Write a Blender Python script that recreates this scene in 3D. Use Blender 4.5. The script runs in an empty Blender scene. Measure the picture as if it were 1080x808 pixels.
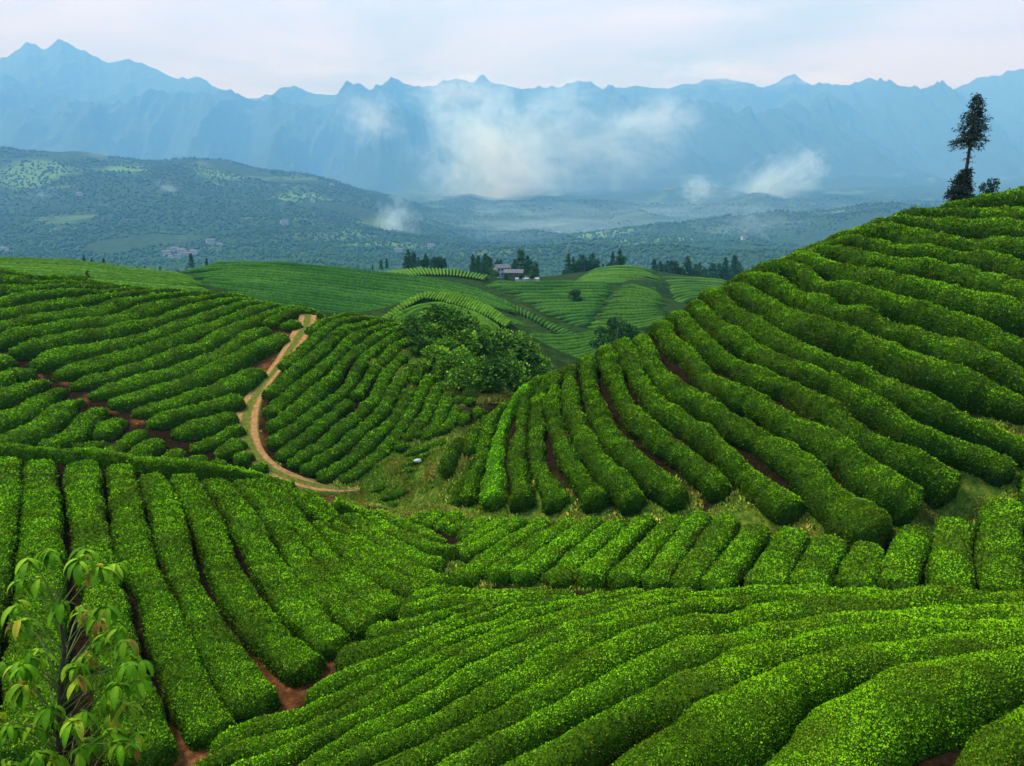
import bpy, math, random
import numpy as np
from mathutils import Vector

# ------------------------------------------------------------------ camera, sky, sun, exposure
F, CX, CY, YH = 900.0, 540.0, 404.0, 215.0
PITCH = math.atan((CY - YH) / F)
SP, CP = math.sin(PITCH), math.cos(PITCH)
sc = bpy.context.scene
COL = sc.collection
cam = bpy.data.cameras.new("camera"); camo = bpy.data.objects.new("camera", cam); COL.objects.link(camo)
cam.sensor_width = 36; cam.lens = 36 * F / 1080.0
cam.clip_start = 0.2; cam.clip_end = 120000
camo.rotation_euler = (math.pi / 2 - PITCH, 0, 0)
sc.camera = camo
SUN_EL, SUN_AZ = math.radians(55), math.radians(-72)     # azimuth from +Y towards +X
SKY = 4.4
w = bpy.data.worlds.new("World"); sc.world = w; w.use_nodes = True
nt = w.node_tree; nt.nodes.clear()
def N(nt, t, **kw):
    n = nt.nodes.new(t)
    for k, v in kw.items():
        if k in n.inputs.keys(): n.inputs[k].default_value = v
        else: setattr(n, k, v)
    return n
def L(nt, a, b): nt.links.new(a, b)
sky = N(nt, 'ShaderNodeTexSky', sky_type='NISHITA', sun_disc=False, sun_elevation=SUN_EL, sun_rotation=SUN_AZ)
tc = N(nt, 'ShaderNodeTexCoord'); sep = N(nt, 'ShaderNodeSeparateXYZ'); L(nt, tc.outputs['Generated'], sep.inputs[0])
# cloud sheet coordinates: direction flattened on to a high plane
addz = N(nt, 'ShaderNodeMath', operation='ADD'); addz.inputs[1].default_value = 0.12; L(nt, sep.outputs['Z'], addz.inputs[0])
dx = N(nt, 'ShaderNodeMath', operation='DIVIDE'); L(nt, sep.outputs['X'], dx.inputs[0]); L(nt, addz.outputs[0], dx.inputs[1])
dy = N(nt, 'ShaderNodeMath', operation='DIVIDE'); L(nt, sep.outputs['Y'], dy.inputs[0]); L(nt, addz.outputs[0], dy.inputs[1])
cmb = N(nt, 'ShaderNodeCombineXYZ'); L(nt, dx.outputs[0], cmb.inputs[0]); L(nt, dy.outputs[0], cmb.inputs[1])
cn = N(nt, 'ShaderNodeTexNoise', Scale=0.9, Detail=7.0, Roughness=0.55, Distortion=0.4); L(nt, cmb.outputs[0], cn.inputs['Vector'])
cr = N(nt, 'ShaderNodeValToRGB'); L(nt, cn.outputs['Fac'], cr.inputs[0])
cr.color_ramp.elements[0].position = 0.38; cr.color_ramp.elements[0].color = (0.38, 0.62, 0.84, 1)
cr.color_ramp.elements[1].position = 0.60; cr.color_ramp.elements[1].color = (0.65, 0.91, 1.10, 1)
cm = N(nt, 'ShaderNodeMix', data_type='RGBA', blend_type='MULTIPLY'); cm.inputs[0].default_value = 1.0
# an overcast sky is about three times as bright overhead as at the horizon
zc = N(nt, 'ShaderNodeMath', operation='MULTIPLY_ADD', use_clamp=False); L(nt, sep.outputs['Z'], zc.inputs[0]); zc.inputs[1].default_value = 2.0 * SKY; zc.inputs[2].default_value = SKY
zm = N(nt, 'ShaderNodeMath', operation='MAXIMUM'); L(nt, zc.outputs[0], zm.inputs[0]); zm.inputs[1].default_value = SKY * 0.6
L(nt, cr.outputs[0], cm.inputs[6]); L(nt, zm.outputs[0], cm.inputs[7])
mx = N(nt, 'ShaderNodeMix', data_type='RGBA'); mx.inputs[0].default_value = 0.93
L(nt, sky.outputs[0], mx.inputs[6]); L(nt, cm.outputs[2], mx.inputs[7])
bg = N(nt, 'ShaderNodeBackground', Strength=0.10); L(nt, mx.outputs[2], bg.inputs[0])
wo = N(nt, 'ShaderNodeOutputWorld'); L(nt, bg.outputs[0], wo.inputs[0])
sl = bpy.data.lights.new("sun", 'SUN'); sl.energy = 3.2; sl.angle = math.radians(12); sl.color = (1, 0.98, 0.93)
so = bpy.data.objects.new("sun", sl); COL.objects.link(so)
sd = Vector((math.sin(SUN_AZ) * math.cos(SUN_EL), math.cos(SUN_AZ) * math.cos(SUN_EL), math.sin(SUN_EL)))
so.rotation_euler = sd.to_track_quat('Z', 'Y').to_euler()
sc.view_settings.view_transform = 'Standard'; sc.view_settings.look = 'None'
sc.view_settings.exposure = 1.32; sc.view_settings.gamma = 1.0
sc.cycles.use_denoising = True
sc.cycles.max_bounces = 5; sc.cycles.diffuse_bounces = 2; sc.cycles.glossy_bounces = 1
sc.cycles.transparent_max_bounces = 4; sc.cycles.volume_bounces = 2; sc.cycles.transmission_bounces = 2
sc.cycles.volume_step_rate = 1.0; sc.cycles.volume_max_steps = 48

# ------------------------------------------------------------------ helpers
rng = np.random.default_rng(7); random.seed(7)
def unproj(px, py, Y):
    px = np.asarray(px, float); py = np.asarray(py, float); Y = np.asarray(Y, float)
    r = (px - CX) / F; u = -(py - CY) / F
    y = CP + SP * u; z = -SP + CP * u
    return np.stack(np.broadcast_arrays(r / y * Y, Y, z / y * Y), -1)
def hash3(i, j, k, s=0):
    h = (i * 374761393 + j * 668265263 + k * 2147483647 + s * 974711) & 0xffffffff
    h = ((h ^ (h >> 13)) * 1274126177) & 0xffffffff
    h = ((h ^ (h >> 15)) * 2246822519) & 0xffffffff
    return ((h ^ (h >> 16)) & 0xffffff) / float(0xffffff)
def vnoise(p, s=0):
    p = np.asarray(p, float); q = np.floor(p).astype(np.int64); f = p - q; f = f * f * (3 - 2 * f)
    o = 0
    for a in (0, 1):
        for b in (0, 1):
            for c in (0, 1):
                wgt = (f[..., 0] if a else 1 - f[..., 0]) * (f[..., 1] if b else 1 - f[..., 1]) * (f[..., 2] if c else 1 - f[..., 2])
                o = o + wgt * hash3(q[..., 0] + a, q[..., 1] + b, q[..., 2] + c, s)
    return o * 2 - 1
def fbm(p, oct=4, s=0, ridged=False):
    o = 0; a = 1.0; t = 0
    for k in range(oct):
        n = vnoise(p * 2.03 ** k + k * 17.3, s + k)
        if ridged: n = 1 - 2 * np.abs(n)
        o = o + a * n; t += a; a *= 0.5
    return o / t
def tps_k(r2): return 0.5 * r2 * np.log(np.maximum(r2, 1e-12))
class TPS:
    def __init__(s, X, v, lam=0.0):
        X = np.asarray(X, float); n = len(X); s.X = X
        d = ((X[:, None] - X[None]) ** 2).sum(-1)
        A = np.zeros((n + 3, n + 3)); A[:n, :n] = tps_k(d) + lam * np.eye(n)
        A[:n, n] = 1; A[:n, n + 1:] = X; A[n, :n] = 1; A[n + 1:, :n] = X.T
        s.c = np.linalg.solve(A, np.concatenate([v, [0, 0, 0]]))
    def __call__(s, P):
        P = np.asarray(P, float); sh = P.shape[:-1]; P = P.reshape(-1, 2); out = np.empty(len(P)); n = len(s.X)
        for i in range(0, len(P), 4000):
            q = P[i:i + 4000]; d = ((q[:, None] - s.X[None]) ** 2).sum(-1)
            out[i:i + 4000] = tps_k(d) @ s.c[:n] + s.c[n] + q @ s.c[n + 1:]
        return out.reshape(sh)
def mesh_np(name, V, Fq, mats, mat_idx=None, attrs=None, smooth=True):
    """V (n,3); Fq: list of (m,k) int arrays; attrs: dict name -> per-vertex float"""
    me = bpy.data.meshes.new(name)
    V = np.asarray(V, np.float32)
    me.vertices.add(len(V)); me.vertices.foreach_set('co', V.ravel())
    loops = np.concatenate([f.ravel() for f in Fq]).astype(np.int32)
    tot = np.concatenate([np.full(len(f), f.shape[1], np.int32) for f in Fq])
    st = np.concatenate([[0], np.cumsum(tot)[:-1]]).astype(np.int32)
    me.loops.add(len(loops)); me.loops.foreach_set('vertex_index', loops)
    me.polygons.add(len(tot)); me.polygons.foreach_set('loop_start', st)
    try: me.polygons.foreach_set('loop_total', tot)
    except Exception: pass
    for m in mats: me.materials.append(m)
    if mat_idx is not None: me.polygons.foreach_set('material_index', np.asarray(mat_idx, np.int32))
    me.polygons.foreach_set('use_smooth', np.full(len(tot), bool(smooth)))
    for k, v in (attrs or {}).items():
        a = me.attributes.new(k, 'FLOAT', 'POINT'); a.data.foreach_set('value', np.asarray(v, np.float32))
    me.update(calc_edges=True)
    return me
def link(name, me, parent=None, label=None, cat=None, group=None, kind=None, loc=None):
    o = bpy.data.objects.new(name, me); COL.objects.link(o)
    if loc is not None: o.location = loc
    if parent: o.parent = parent
    tag(o, label, cat, group, kind)
    return o
def tag(o, label=None, cat=None, group=None, kind=None):
    if label: o['label'] = label
    if cat: o['category'] = cat
    if group: o['group'] = group
    if kind: o['kind'] = kind
def copy_tree(o, parent=None):
    c = o.copy(); COL.objects.link(c); c.parent = parent
    for ch in [x for x in bpy.data.objects if x.parent == o]: copy_tree(ch, c)
    return c
class MB:
    def __init__(s): s.V = []; s.F = {3: [], 4: []}; s.n = 0; s.A = []
    def add(s, V, Fc, a=0.5):
        V = np.asarray(V, float).reshape(-1, 3); Fc = np.asarray(Fc, int)
        s.V.append(V); s.F[Fc.shape[1]].append(Fc + s.n); s.n += len(V)
        s.A.append(np.broadcast_to(np.asarray(a, float), (len(V),)))
    def box(s, c, d, rz=0, taper=1.0):
        x, y, z = d[0] / 2, d[1] / 2, d[2] / 2
        P = np.array([[-x, -y, -z], [x, -y, -z], [x, y, -z], [-x, y, -z], [-x * taper, -y * taper, z], [x * taper, -y * taper, z], [x * taper, y * taper, z], [-x * taper, y * taper, z]])
        cc, ss = math.cos(rz), math.sin(rz); P = np.stack([P[:, 0] * cc - P[:, 1] * ss, P[:, 0] * ss + P[:, 1] * cc, P[:, 2]], -1)
        s.add(P + np.asarray(c), [[0, 3, 2, 1], [4, 5, 6, 7], [0, 1, 5, 4], [1, 2, 6, 5], [2, 3, 7, 6], [3, 0, 4, 7]])
    def tube(s, pts, rad, n=6, a=0.5):
        pts = np.asarray(pts, float); rad = np.broadcast_to(np.asarray(rad, float), (len(pts),))
        t = np.gradient(pts, axis=0); t /= np.linalg.norm(t, axis=1)[:, None] + 1e-9
        ref = np.where(np.abs(t[:, 2:3]) > 0.9, [[1.0, 0, 0]], [[0, 0, 1.0]])
        u = np.cross(t, ref); u /= np.linalg.norm(u, axis=1)[:, None] + 1e-9; v = np.cross(t, u)
        th = np.linspace(0, 2 * np.pi, n, endpoint=False)
        P = pts[:, None] + rad[:, None, None] * (np.cos(th)[None, :, None] * u[:, None] + np.sin(th)[None, :, None] * v[:, None])
        m = len(pts); idx = np.arange(m * n).reshape(m, n); nx = np.roll(idx, -1, 1)
        s.add(P, np.stack([idx[:-1], nx[:-1], nx[1:], idx[1:]], -1).reshape(-1, 4), a)
    def mesh(s, name, mats, smooth=True):
        A = np.concatenate(s.A)
        return mesh_np(name, np.concatenate(s.V), [np.concatenate(f) for f in s.F.values() if f], mats, attrs={'rnd': A}, smooth=smooth)
    def build(s, name, mats, parent=None, smooth=True, **kw):
        if not isinstance(mats, (list, tuple)): mats = [mats]
        return link(name, s.mesh(name, mats, smooth), parent, **kw)

# ------------------------------------------------------------------ materials
def newmat(name, rough=0.7, spec=0.1):
    m = bpy.data.materials.new(name); m.use_nodes = True; nt = m.node_tree; nt.nodes.clear()
    b = N(nt, 'ShaderNodeBsdfPrincipled', Roughness=rough); b.inputs['Specular IOR Level'].default_value = spec
    o = N(nt, 'ShaderNodeOutputMaterial'); L(nt, b.outputs[0], o.inputs[0])
    return m, nt, b
def ramp(nt, fac, stops):
    r = N(nt, 'ShaderNodeValToRGB'); e = r.color_ramp.elements
    while len(e) < len(stops): e.new(0.5)
    for k, (p, c) in enumerate(stops): e[k].position = p; e[k].color = (*c, 1)
    L(nt, fac, r.inputs[0]); return r.outputs[0]
def noise(nt, vec, scale, detail=4, rough=0.55, dist=0.0):
    n = N(nt, 'ShaderNodeTexNoise', Scale=scale, Detail=float(detail), Roughness=rough, Distortion=dist); L(nt, vec, n.inputs['Vector']); return n.outputs['Fac']
def mixc(nt, fac, a, b, bt='MIX'):
    m = N(nt, 'ShaderNodeMix', data_type='RGBA', blend_type=bt)
    for sock, v in ((0, fac), (6, a), (7, b)):
        if isinstance(v, (int, float)): m.inputs[sock].default_value = v
        elif isinstance(v, tuple): m.inputs[sock].default_value = (*v, 1)
        else: L(nt, v, m.inputs[sock])
    return m.outputs[2]
def mth(nt, op, a, b=0.0, clamp=False):
    m = N(nt, 'ShaderNodeMath', operation=op, use_clamp=clamp)
    for k, v in enumerate((a, b)):
        if isinstance(v, (int, float)): m.inputs[k].default_value = v
        else: L(nt, v, m.inputs[k])
    return m.outputs[0]
def attr(nt, name): return N(nt, 'ShaderNodeAttribute', attribute_name=name).outputs['Fac']
def pos(nt): return N(nt, 'ShaderNodeNewGeometry').outputs['Position']
def bump(nt, b, h, strength, dist):
    n = N(nt, 'ShaderNodeBump', Strength=strength, Distance=dist); L(nt, h, n.inputs['Height']); L(nt, n.outputs[0], b.inputs['Normal'])

def leaf_mat(name, stops, patch=(0.045, 0.050, 0.006), patch_amt=0.72, patch_scale=0.5, rough=0.8, spec=0.0):
    m, nt, b = newmat(name, rough, spec)
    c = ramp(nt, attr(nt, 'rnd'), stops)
    p = pos(nt)
    n1 = noise(nt, p, patch_scale, 5, 0.65)
    f = mth(nt, 'MULTIPLY', ramp(nt, n1, [(0.46, (0, 0, 0)), (0.62, (1, 1, 1))]), patch_amt)
    c = mixc(nt, f, c, patch)
    n2 = noise(nt, p, 0.16, 3)
    c = mixc(nt, mth(nt, 'MULTIPLY', ramp(nt, n2, [(0.4, (0, 0, 0)), (0.65, (1, 1, 1))]), 0.35), c, mixc(nt, 1.0, c, (1.25, 1.15, 0.7), 'MULTIPLY'))
    oi = N(nt, 'ShaderNodeObjectInfo')
    c = mixc(nt, 1.0, c, oi.outputs['Color'], 'MULTIPLY')
    L(nt, c, b.inputs['Base Color'])
    return m
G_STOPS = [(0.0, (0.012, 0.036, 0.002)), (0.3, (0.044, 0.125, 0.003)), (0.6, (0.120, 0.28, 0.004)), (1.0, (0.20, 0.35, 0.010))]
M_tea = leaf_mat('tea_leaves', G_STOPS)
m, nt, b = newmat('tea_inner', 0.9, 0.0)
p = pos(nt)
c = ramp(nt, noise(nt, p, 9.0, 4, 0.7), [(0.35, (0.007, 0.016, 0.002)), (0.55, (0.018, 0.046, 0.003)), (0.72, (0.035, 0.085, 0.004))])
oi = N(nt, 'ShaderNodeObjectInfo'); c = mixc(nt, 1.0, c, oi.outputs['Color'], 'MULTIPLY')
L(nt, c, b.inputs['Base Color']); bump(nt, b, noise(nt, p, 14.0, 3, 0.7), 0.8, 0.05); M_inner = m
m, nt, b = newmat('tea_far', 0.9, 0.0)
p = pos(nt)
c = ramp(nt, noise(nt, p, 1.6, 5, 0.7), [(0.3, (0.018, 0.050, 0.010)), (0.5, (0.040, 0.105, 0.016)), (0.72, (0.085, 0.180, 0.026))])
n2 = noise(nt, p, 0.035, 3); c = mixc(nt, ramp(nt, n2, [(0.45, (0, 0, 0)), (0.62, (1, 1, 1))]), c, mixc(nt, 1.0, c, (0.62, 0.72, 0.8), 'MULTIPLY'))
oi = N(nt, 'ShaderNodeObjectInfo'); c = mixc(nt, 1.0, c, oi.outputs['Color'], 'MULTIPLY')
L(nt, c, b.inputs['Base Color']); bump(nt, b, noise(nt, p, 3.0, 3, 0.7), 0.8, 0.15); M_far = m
M_bush = leaf_mat('bush_leaves', [(0, (0.012, 0.038, 0.010)), (0.5, (0.035, 0.095, 0.018)), (0.85, (0.07, 0.17, 0.03)), (1, (0.14, 0.26, 0.05))], patch_amt=0.0)
M_conifer = leaf_mat('conifer_needles', [(0, (0.008, 0.020, 0.012)), (0.6, (0.018, 0.045, 0.022)), (1, (0.05, 0.085, 0.04))], patch_amt=0.0)
M_spruce = leaf_mat('spruce_needles', [(0, (0.006, 0.012, 0.008)), (0.6, (0.012, 0.026, 0.014)), (1, (0.05, 0.06, 0.035))], patch_amt=0.0)
m, nt, b = newmat('bark', 0.9, 0.1); p = pos(nt)
L(nt, ramp(nt, noise(nt, p, 12, 5, 0.7), [(0.3, (0.018, 0.012, 0.009)), (0.7, (0.075, 0.052, 0.038))]), b.inputs['Base Color']); M_bark = m
# sapling leaf: green blade, reddish young tips (attribute rnd)
m, nt, b = newmat('sapling_leaf', 0.6, 0.06); p = pos(nt)
c = ramp(nt, attr(nt, 'rnd'), [(0.0, (0.02, 0.075, 0.003)), (0.45, (0.08, 0.21, 0.004)), (0.72, (0.18, 0.32, 0.010)), (0.88, (0.24, 0.22, 0.02)), (1.0, (0.20, 0.08, 0.02))])
c = mixc(nt, 0.35, c, mixc(nt, 1.0, c, ramp(nt, noise(nt, p, 30, 3), [(0.3, (0.5, 0.5, 0.5)), (0.7, (1.3, 1.3, 1.3))]), 'MULTIPLY'))
L(nt, c, b.inputs['Base Color'])
tr = N(nt, 'ShaderNodeBsdfTranslucent'); L(nt, c, tr.inputs['Color']); ms = N(nt, 'ShaderNodeMixShader'); ms.inputs[0].default_value = 0.3
L(nt, b.outputs[0], ms.inputs[1]); L(nt, tr.outputs[0], ms.inputs[2])
L(nt, ms.outputs[0], [n for n in nt.nodes if n.type == 'OUTPUT_MATERIAL'][0].inputs[0]); M_sapleaf = m
M_grass = leaf_mat('grass_blades', [(0, (0.04, 0.10, 0.008)), (0.45, (0.10, 0.21, 0.012)), (0.8, (0.24, 0.32, 0.03)), (1, (0.42, 0.34, 0.08))], patch=(0.20, 0.12, 0.03), patch_amt=0.6, patch_scale=0.3)
# soil ground with vertex zones
m, nt, b = newmat('soil_ground', 0.95, 0.0); p = pos(nt)
soil = ramp(nt, noise(nt, p, 5.0, 7, 0.75), [(0.3, (0.004, 0.0035, 0.002)), (0.5, (0.009, 0.0065, 0.0035)), (0.74, (0.03, 0.018, 0.010))])
red = ramp(nt, noise(nt, p, 3.0, 7, 0.75), [(0.3, (0.025, 0.011, 0.005)), (0.5, (0.07, 0.028, 0.011)), (0.74, (0.20, 0.09, 0.038))])
gra = ramp(nt, noise(nt, p, 2.2, 7, 0.75), [(0.3, (0.012, 0.028, 0.004)), (0.5, (0.035, 0.070, 0.007)), (0.62, (0.09, 0.11, 0.015)), (0.75, (0.18, 0.13, 0.035))])
c = mixc(nt, attr(nt, 'red'), soil, red); c = mixc(nt, attr(nt, 'grass'), c, gra)
farg = ramp(nt, noise(nt, p, 0.5, 7, 0.75), [(0.3, (0.006, 0.014, 0.004)), (0.5, (0.012, 0.028, 0.007)), (0.75, (0.035, 0.055, 0.014))])
c = mixc(nt, attr(nt, 'far'), c, farg)
L(nt, c, b.inputs['Base Color']); bump(nt, b, noise(nt, p, 6.0, 6, 0.7), 0.9, 0.12); M_ground = m
# far slopes: forest and fields
m, nt, b = newmat('far_slopes', 0.95, 0.0); p = pos(nt)
n1 = noise(nt, p, 0.0028, 8, 0.62, 0.4)
forest = ramp(nt, noise(nt, p, 0.05, 6, 0.75), [(0.3, (0.010, 0.026, 0.012)), (0.55, (0.030, 0.062, 0.022)), (0.75, (0.06, 0.10, 0.035))])
field = ramp(nt, noise(nt, p, 0.012, 6, 0.7), [(0.3, (0.04, 0.085, 0.03)), (0.6, (0.08, 0.14, 0.05)), (0.8, (0.15, 0.20, 0.09))])
c = mixc(nt, mth(nt, 'MULTIPLY', ramp(nt, n1, [(0.55, (0, 0, 0)), (0.62, (1, 1, 1))]), mth(nt, 'SUBTRACT', 0.8, attr(nt, 'rock'), clamp=True)), forest, field)
c = mixc(nt, attr(nt, 'field'), c, (0.10, 0.20, 0.05))
rock = ramp(nt, noise(nt, p, 0.014, 9, 0.78), [(0.70, (0, 0, 0)), (0.74, (1, 1, 1))])
c = mixc(nt, mth(nt, 'MULTIPLY', rock, attr(nt, 'rock')), c, (0.42, 0.42, 0.38))
L(nt, c, b.inputs['Base Color']); bump(nt, b, noise(nt, p, 0.03, 6, 0.75), 1.0, 18.0); M_slope = m

def simple(name, stops, scale, rough=0.8, spec=0.2, bmp=0.0):
    m, nt, b = newmat(name, rough, spec); p = N(nt, 'ShaderNodeTexCoord').outputs['Object']; n = noise(nt, p, scale, 6, 0.7)
    L(nt, ramp(nt, n, stops), b.inputs['Base Color'])
    if bmp: bump(nt, b, n, bmp, 0.02)
    return m
M_wall = simple('white_render', [(0.3, (0.17, 0.20, 0.22)), (0.7, (0.34, 0.37, 0.40))], 0.6)
M_wood = simple('brown_timber', [(0.3, (0.04, 0.035, 0.032)), (0.7, (0.10, 0.085, 0.075))], 1.0)
M_roof = simple('grey_tiles', [(0.3, (0.035, 0.04, 0.048)), (0.7, (0.09, 0.10, 0.115))], 2.0)
M_glass = simple('dark_pane', [(0.3, (0.02, 0.025, 0.03)), (0.7, (0.05, 0.06, 0.07))], 1.0, 0.2, 0.5)
M_conc = simple('pale_concrete', [(0.3, (0.22, 0.24, 0.24)), (0.7, (0.36, 0.38, 0.38))], 1.0)
M_stem = simple('green_stem', [(0.3, (0.05, 0.07, 0.015)), (0.7, (0.11, 0.13, 0.03))], 6.0)
M_stone = simple('pale_stone', [(0.3, (0.22, 0.22, 0.21)), (0.7, (0.5, 0.5, 0.48))], 4.0, bmp=0.5)

# ------------------------------------------------------------------ traced hedge rows (pixels of the photograph, lifted on to each hillside's own depth)
def P(s): return [tuple(float(v) for v in q.split(',')) for q in s.split()]
def ctl(s): return P(s)
C_R = ctl("930,557,38 837,537,41 717,524,44 518,527,48 470,498,54 1014,514,42 1067,490,44 1080,425,47 1080,363,51 1080,305,57 1080,255,63 1080,205,70 1010,215,71 900,252,66 847,268,64.5 754,307,61 676,353,58 620,378,57 566,410,56.5 535,425,57 476,478,55 720,440,49 880,420,47 900,330,55")
C_F = ctl("215,806,21 355,806,19 640,808,16 1080,808,13.2 1080,745,15 1080,690,18 1080,660,21.5 1080,628,27 430,640,27.5 560,621,30 800,620,29.5 330,725,23.5 600,700,20.5 760,700,18.3 880,616,29")
C_L = ctl("0,475,40 100,481,40 234,497,40 310,516,41 410,552,42 475,579,37 464,612,33.5 413,640,29.5 330,703,25.5 220,775,22.3 0,808,19.5 0,640,27 200,617,29")
C_V = ctl("1058,625,33 1057,524,41 930,570,37.5 700,540,42 540,547,43.5 450,545,45 432,553,44 480,605,35 700,610,34")
C_M = ctl("370,520,57 250,500,56 130,480,56 0,468,56 500,430,66 445,395,73 440,355,80 400,340,81 325,325,84 200,305,88 0,287,92 0,400,68 150,400,69 270,420,66 300,380,72 380,420,66")
R_rows = """464,498 476,478 487,462
500,485 493,500 480,520 472,530
493,475 497,458 503,447
489,526 500,498 507,480 515,450 520,435 527,428
518,527 518,494 528,454 536,430 545,418 556,408
549,527 544,487 547,447 553,420 562,404
587,527 567,490 565,447 567,415 572,400
630,527 600,487 584,444 582,415 584,395
672,527 627,480 607,440 600,411 600,388
717,524 654,470 629,428 621,402 618,379
760,516 737,491 700,462 669,438 656,416 645,394 639,369
836,536 794,505 754,468 720,443 696,427 678,407 665,380 657,360
930,557 887,524 845,490 804,460 770,442 745,427 718,411 691,385 677,355
974,530 934,504 887,472 862,457 829,444 804,425 778,412 750,400 725,372 705,356 696,340
1014,514 974,487 934,467 900,451 879,434 854,418 829,405 795,392 767,378 745,363 727,342 716,329
1070,496 1034,477 1000,464 967,452 945,435 925,425 900,412 879,398 854,392 820,378 787,363 765,347 747,334 736,319
1080,467 1067,462 1042,452 1017,440 984,425 950,409 925,397 900,386 875,378 850,368 814,352 790,337 770,324 754,308
1080,425 1059,417 1034,405 1000,392 967,380 933,366 900,353 870,345 844,337 820,325 800,312 780,300
1080,395 1059,385 1034,375 1000,362 967,351 933,340 900,328 879,324 859,315 837,307 820,295 796,288
1080,363 1050,352 1017,340 984,330 958,320 925,312 900,304 879,302 859,295 844,283 822,277
1080,326 1067,324 1042,317 1017,312 992,306 967,300 933,292 900,285 867,277 847,268
1080,304 1042,294 1017,287 992,282 958,277 925,272 900,266 880,262 866,260
1080,279 1059,275 1034,270 1009,269 984,265 950,262 925,255 900,250 885,252
1080,259 1034,255 1000,252 967,247 942,241 917,240 902,244
1080,240 1050,238 1017,238 994,235 970,230 943,228
1080,223 1034,222 1000,222 975,222
1080,201 1067,203 1042,208 1022,213"""
F_rows = """437,630 456,622 478,622 511,624 530,625 570,621
430,641 441,637 465,633 493,631 530,630 567,626 600,623
394,664 428,656 456,648 480,643 500,639 530,636
362,690 400,680 428,671 456,663 484,650 511,641 549,634 600,629 636,625
328,730 360,712 400,697 428,685 456,672 484,659 511,649 539,642 567,637 608,632 636,628 664,625
230,786 256,769 293,760 330,747 367,729 400,714 428,700 456,685 480,672 504,663 530,655 558,647 595,640 626,633 650,628 673,624
215,806 246,788 274,782 311,773 349,755 386,734 400,728 422,715 452,700 474,686 500,678 530,668 558,658 586,650 617,642 645,635 677,629 700,624
278,802 311,786 349,769 380,755 400,745 428,728 456,713 480,697 504,686 530,677 558,667 586,658 608,653 636,645 664,637 691,629 725,623
320,806 349,788 380,771 417,756 445,740 473,723 510,704 538,693 566,679 580,673 604,663 632,654 664,645 691,635 719,629 788,623 830,620 871,617
355,806 380,793 417,775 445,764 473,749 501,736 529,721 556,708 580,693 608,680 626,670 654,659 691,647 729,638 766,633 797,630 834,628 890,624 927,621
417,806 450,788 490,770 538,748 566,733 580,724 608,706 636,689 664,676 691,667 729,659 762,652 797,647 834,641 890,635 927,634 960,631 991,628 1038,630 1080,631
480,806 520,783 559,763 594,745 621,730 653,718 691,699 729,683 762,673 797,667 834,657 871,653 909,653 950,650 991,645 1038,643 1080,643
552,808 585,790 620,768 648,750 680,735 710,721 735,711 762,702 797,689 834,680 871,671 909,669 950,667 991,661 1038,658 1080,658
680,806 728,774 772,748 797,731 834,713 871,701 909,694 950,685 991,680 1038,677 1080,674
852,808 885,768 915,745 950,729 991,716 1038,704 1080,696
1030,812 1045,785 1065,768 1090,755
1100,850 1130,830 1150,820"""
L_rows = """3,485 2,527 -14,590 -28,650 -40,730
41,487 43,527 42,577 40,620 37,700 30,790
85,490 90,527 97,570 107,620 117,667 130,730 150,790
127,493 134,537 144,587 164,627 180,674 200,725 222,767
160,503 177,540 187,584 200,617 217,654 238,690 267,738
194,503 217,544 234,587 254,627 284,667 321,700
227,507 254,537 274,574 294,610 321,644 350,675
257,510 287,540 311,577 334,610 360,634 385,655
277,508 307,538 335,575 366,605 394,625 413,638
341,552 366,577 394,600 427,614 440,619
300,512 321,530 346,546
330,522 344,536 371,563 399,583 433,600 462,611
371,544 394,561 427,580 458,592
360,530 385,541 408,555 433,566 455,575 472,579
0,470 33,473 100,478 167,487 234,494 270,500 305,510
400,541 425,549 448,560 462,567"""
V_rows = """1112,520 1112,570 1116,625
1057,524 1056,570 1058,625
1007,547 1004,584 1004,622
967,557 954,584 947,618
917,574 908,595 900,616
877,567 864,590 852,617
837,557 820,587 804,617
800,554 777,584 753,617
770,544 743,580 720,614
741,540 714,574 688,610
714,544 681,577 654,609
681,544 647,577 618,608
654,547 614,580 584,607
627,547 590,574 547,607
600,547 567,570 520,606
574,547 540,570 480,610
550,547 517,567 483,587
530,547 500,567 473,585
510,547 490,564
495,547 477,557
483,540 463,554
465,540 447,554
450,541 432,551"""
M_rows = """0,284 17,287 30,291
33,292 58,292 75,294
0,293 25,296 42,297 67,297 87,299 112,299
0,306 25,304 50,302 75,301 110,302 130,301
0,317 25,313 50,309 75,307 100,306 125,305 150,304
0,330 20,328 33,324 58,319 84,316 109,312 134,309 159,307 185,306
0,342 25,337 50,332 75,329 100,326 125,320 150,314 180,310 215,308
0,357 25,350 50,345 75,340 109,338 134,332 159,324 180,320 200,315 225,311 240,310
10,370 33,364 58,356 84,352 117,349 142,342 167,336 180,332 208,323 234,317 252,314
33,385 58,375 84,367 117,362 150,356 180,346 208,335 234,326 259,319 272,317
58,397 84,386 117,377 150,370 183,358 208,349 234,338 259,329 286,321
75,407 100,398 134,389 150,385 183,374 213,362 242,348 267,337 292,327 310,323
95,416 125,406 150,399 183,391 213,380 242,366 267,352 284,347
281,341 295,333 314,326
300,344 312,338
118,427 142,416 180,405 217,394 250,377 275,363 300,352
140,435 172,427 205,416 230,408 255,398 269,387
158,447 188,434 222,427 254,417
183,457 214,447 247,435
202,472 230,460 252,448
230,479 255,463
250,485 264,477
267,491 282,494
0,380 7,384
0,397 17,391 32,393
0,415 25,408 50,402
0,440 25,432 42,420 67,409
0,465 33,453 55,437 70,424 87,420
42,470 67,463 80,450 97,437 112,432
80,475 100,469 113,467
107,458 117,447 132,442
114,478 134,465 150,454
140,482 155,472 170,463
175,485 190,472
203,487 212,479
227,492 235,485
247,493 258,497"""
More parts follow.
